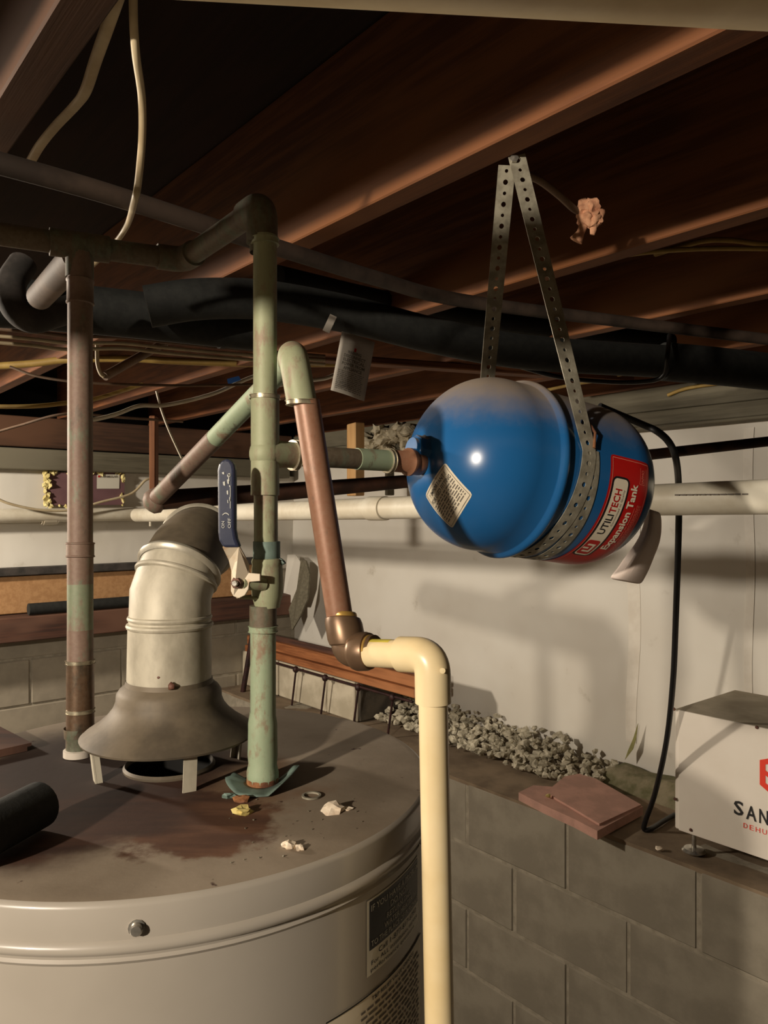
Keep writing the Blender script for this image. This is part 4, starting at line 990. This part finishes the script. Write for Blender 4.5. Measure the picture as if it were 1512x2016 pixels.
# gravel
g = G(); rr = random.Random(11)
for k in range(760):
    q = rr.uniform(1.42, 2.47); f = rr.random()
    pl = 1.98+.05*(q-1.4)/1.6; p = pl+(2.222-pl)*f; r = rr.uniform(.008, .016)
    lump(W(p, q, -.872+.012+.075*(f**.8)*min(1, (q-1.36)*3.2)*rr.random()+r*.2), r, (1, 1, .8), 1, .55, g, k)
o = g.obj('gravel_pile', 'gravel', smooth=False); tag(o, 'grey gravel heaped along the foot of the white wall', 'gravel', kind='stuff')
V = []; Fc = []; nq, np_ = 40, 8
for i in range(nq+1):
    q = .92+(1.48-.92)*i/nq
    for j in range(np_+1):
        f = j/np_; p = 2.09+(PW-.02-2.09)*f+.015*noise.noise(Vector((q*9, 0, 0))); hgt = (.045+.02*noise.noise(Vector((q*8, f*3, 2))))*min(1, f*2.2)*min(1, (q-.91)*30, (1.50-q)*12+.1)
        V.append(W(p, q, -.875+max(0, hgt)))
for i in range(nq):
    for j in range(np_): a = i*(np_+1)+j; Fc.append((a, a+1, a+np_+2, a+np_+1))
o = mesh_obj('mortar_mound', V, Fc, 'mound'); tag(o, 'low mossy mortar mound between gravel and white machine', 'mortar', kind='stuff')
# slate tile, two thin layers
sz = -.872
outl = [(1021, 1560), (1050, 1546), (1090, 1549), (1118, 1548), (1112, 1532), (1140, 1527), (1172, 1536), (1200, 1552), (1266, 1588), (1176, 1636), (1130, 1612), (1070, 1585)]
sl = thing('slate_tile', tuple(Pz(1150, 1580, -.87)), 'broken pink slate tile lying at the edge of the ledge', 'tile')
def slp(u, v, z): return Pz(u, v, z)
top = [slp(u, v, -.846) for u, v in outl]; prism('tile_slab', top, -.024, (0, 0, 1), 'slate', sl)
prism('flaked_layer', [slp(u, v, -.846) for u, v in ((1088, 1552), (1112, 1532), (1140, 1527), (1172, 1536), (1200, 1552), (1262, 1588), (1180, 1626), (1120, 1590), (1092, 1574), (1078, 1566))], .006, (0, 0, 1), 'slate', sl)
o = lump(Pz(1080, 1567, -.838), .009, (1, .7, .7), 1, .3).obj('chalk_crumb', 'yellow_crumb'); tag(o, 'small pale crumb on the pink slate tile', 'crumb')
o = lump(Pz(1298, 1670, -.868), .008, (1.5, 1, .7), 1, .4).obj('ledge_crumb', 'plaster'); tag(o, 'tiny bright crumb on the ledge left of the chrome foot', 'crumb')
# thin twig on the ledge
# white dehumidifier
dm = thing('dehumidifier', tuple(W(2.0, .8, -.876)), 'white metal dehumidifier box with red hexagon emblem on the ledge', 'dehumidifier')
PF = 1.85; zq0, zq1 = -.822, -.512; qa, qb = 1.034, .40
def dbx(name, p0, p1, q0, q1, z0, z1, m, bev=.003): return beam(name, W((p0+p1)/2, (q0+q1)/2, (z0+z1)/2), (abs(q1-q0), abs(p1-p0), z1-z0), ANG1, m, dm, bev=bev)
dbx('cabinet', PF, PF+.33, qb, qa, zq0, zq1-.002, 'box_white'); dbx('dusty_lid', PF+.002, PF+.33, qb, qa-.001, zq1-.0015, zq1, 'box_top', 0)
dbx('front_panel', PF-.003, PF+.002, qb, qa-.012, zq0, zq1, 'box_white', .001)
for u, v in ((1327, 1396), (1329, 1573), (1360, 1634), (1490, 1432)):
    c = Pp(u, v, PF-.004); lathe(c, -D2, [(0, 0), (.0045, 0), (.0035, .002), (0, .002)], 10).obj('screw', 'rust_nut', dm)
ft = Pp(1367, 1640, PF+.02); ft = W(PF+.018, ft.dot(D1), 0)
lathe(Vector((ft.x, ft.y, -.876)), (0, 0, 1), [(0, .002), (.026, .002), (.030, .006), (.024, .012), (.006, .014), (.005, .056)], 28).obj('levelling_foot', 'chrome', dm)
ff = quad_fn(W(PF-.0032, qa, zq0), W(PF-.0032, qb, zq0), W(PF-.0032, qb, zq1), W(PF-.0032, qa, zq1), qa-qb, zq1-zq0, -D2)
def sq(u, v): c = Pp(u, v, PF-.003); return qa-c.dot(D1), c.z-zq0
x, y = sq(1446, 1607); x2, _ = sq(1518, 1607)
for s, u, v, uu in (('S', 1445, 1601, 1464), ('A', 1469, 1611, 1490), ('N', 1495, 1619, 1513)):
    a, b = sq(u, v); a2, _ = sq(uu, v); put_text(ff, s, a, b, .034, 'ink', dm, a2-a, .02, .0010)
for s, u, v, uu in (('D', 1464, 1629, 1472), ('E', 1476, 1633, 1484), ('H', 1488, 1637, 1497), ('U', 1501, 1641, 1510)):
    a, b = sq(u, v); a2, _ = sq(uu, v); put_text(ff, s, a, b, .0125, 'emblem_red', dm, a2-a, .0, .0010)
# hexagon emblem (outline with a folded band)
ex, ey = sq(1496, 1520); x0 = ex; hw = .048; hh = .047
hexo = [(x0, ey-hh*.62), (x0+hw, ey-hh*1.25), (x0+2*hw, ey-hh*.62), (x0+2*hw, ey+hh*.62), (x0+hw, ey+hh*1.05), (x0, ey+hh*.62)]
cx = x0+hw; hexi = [(cx+(a-cx)*.72, ey+(b-ey)*.74) for a, b in hexo]
g = G(); g.add([ff(a, b, .001) for a, b in hexo]+[ff(a, b, .001) for a, b in hexi], [(i, (i+1) % 6, 6+(i+1) % 6, 6+i) for i in range(6)])
g.add([ff(x0+.010, ey+.010, .0011), ff(x0+.010, ey-.002, .0011), ff(x0+2*hw-.02, ey-.040, .0011), ff(x0+2*hw-.02, ey-.028, .0011)], [(0, 1, 2, 3)])
g.obj('hexagon_emblem', 'emblem_red', dm, False)
# liner seam strips and the leaf
def strip_on_wall(name, u0, v0, u1, v1, wpx, m, label, cat):
    a = Pp(u0, v0, PW-.009); b = Pp(u1, v1, PW-.009); 
    g = G(); N = 14; V = []
    for i in range(N+1):
        f = i/N; c = a.lerp(b, f); ww = wpx/F*c.y/2*(1-.25*f)
        c = c+D1*.004*math.sin(f*9); cq, cz = c.dot(D1), c.z
        c = W(PW+.010*noise.noise(Vector((cq*1.6, cz*2.2, 0)))+.004*noise.noise(Vector((cq*6, cz*3, 4)))-.0022, cq, cz); V += [c+D1*ww, c-D1*ww, c+D1*(-ww)+D2*.003, c+D1*ww+D2*.003]
    for i in range(N):
        for k in range(4): k2 = (k+1) % 4; g.f.append((i*4+k, i*4+k2, i*4+4+k2, i*4+4+k))
    g.f += [(0, 1, 2, 3), tuple(N*4+k for k in range(4))]; g.v = V
    o = g.obj(name, m); tag(o, label, cat); return o
strip_on_wall('liner_seam_tape', 1246, 1010, 1241, 1462, 30, 'tape_white', 'pale vertical seam tape on the white liner wall below the tank', 'tape')
strip_on_wall('liner_edge_fold', 1474, 842, 1474, 1380, 20, 'tape_white', 'bright folded liner edge beside the grey pier', 'tape')
o = prism('dry_leaf', [Pp(1256, 1424, PW-.03), Pp(1252, 1455, PW-.03), Pp(1246, 1475, PW-.035), Pp(1230, 1496, PW-.04), Pp(1236, 1478, PW-.03), Pp(1246, 1455, PW-.03)], .002, D2, 'leaf'); tag(o, 'narrow olive leaf hanging at the bottom of the seam tape', 'leaf')

# ================================================================= THINGS ON THE HEATER TOP
def crumb(name, u, v, r, m, label, sqz=(1, 1, .7), sub=2):
    c = Pz(u, v, HZ); c.z = HZ+r*sqz[2]*.55; o = lump(c, r, sqz, sub, .5, None, u).obj(name, m, smooth=False); tag(o, label, 'crumb'); return o
crumb('plaster_crumb', 568, 1668, .0052, 'plaster', 'white plaster crumb at the front right of the heater top')
crumb('plaster_crumb', 590, 1672, .0032, 'plaster', 'small grey crumb just right of the white plaster crumb')
crumb('plaster_flake', 655, 1598, .0075, 'plaster', 'largest pale plaster flake right of the corroded washer', (1.3, 1, .6))
crumb('plaster_flake', 680, 1594, .0035, 'plaster', 'thin flake touching the largest plaster flake', (1.6, 1, .4))
crumb('foam_crumb', 480, 1602, .0065, 'yellow_crumb', 'yellowish foam crumb in front of the corroded washer', (1.2, 1, .6))
crumb('rust_crumb', 478, 1578, .0048, 'rust', 'reddish rust crumb under the corroded washer rim', (1.4, 1, .7))
crumb('metal_scrap', 450, 1570, .0045, 'verdigris', 'dull metal scrap between hood leg and washer', (1.5, 1, .5))
c = Pz(613, 1569, HZ); c.z = HZ+.0012
o = lathe(c, (0, 0, 1), [(.0068, -.0008), (.0088, -.0008), (.0088, .0008), (.0068, .0008), (.0068, -.0008)], 28).obj('thin_washer', 'strap'); tag(o, 'thin flat metal ring lying right of the corroded washer', 'washer')
sm = G(); rr = random.Random(21)
for k in range(46):
    u = rr.uniform(440, 790); v = rr.uniform(1570, 1700); c = Pz(u, v, HZ); 
    if (c-Vector((HC.x, HC.y, HZ))).length > HR-.02: continue
    c.z = HZ+.0006; lump(c, rr.uniform(.0003, .0010), (1, 1, .7), 1, .3, sm, k)
o = sm.obj('fine_debris', 'grey_wood'); tag(o, 'fine pale grit scattered over the heater top', 'grit', kind='stuff')
a_ = Pz(-80, 1668, HZ+.02); b_ = Pz(78, 1584, HZ+.02)
ft_ = thing('foam_covered_stub', tuple(b_-Vector((0, 0, .02))), 'dark foam-covered pipe end lying at the left edge of the heater top', 'insulated pipe')
sweep([a_, b_], .0185, 24).obj('foam_sleeve', 'insul', ft_)
# low dark metal box at the left edge, behind
jb = thing('control_box', tuple(Pz(-40, 1470, HZ+.001)), 'low brown dusty metal box at the far left of the heater top', 'box')
q0 = Pz(62, 1462, -.2485); q1 = Pz(-70, 1394, -.2485); n_in = Vector((-.10, -.11, 0))
prism('box_lid', [q0, q1, q1+n_in*1.2+Vector((-.06, 0, 0)), q0+n_in], -.0035, (0, 0, 1), 'copper_dark' if False else 'brown_beam', jb)
prism('box_body', [q0+(n_in*.03), q1+n_in*.03, q1+n_in*1.15+Vector((-.055, 0, 0)), q0+n_in*.97], -.0045, (0, 0, 1), 'brown_beam', jb)
for c in jb.children:
    if c.name.startswith('box_body'): c.location.z -= .0035
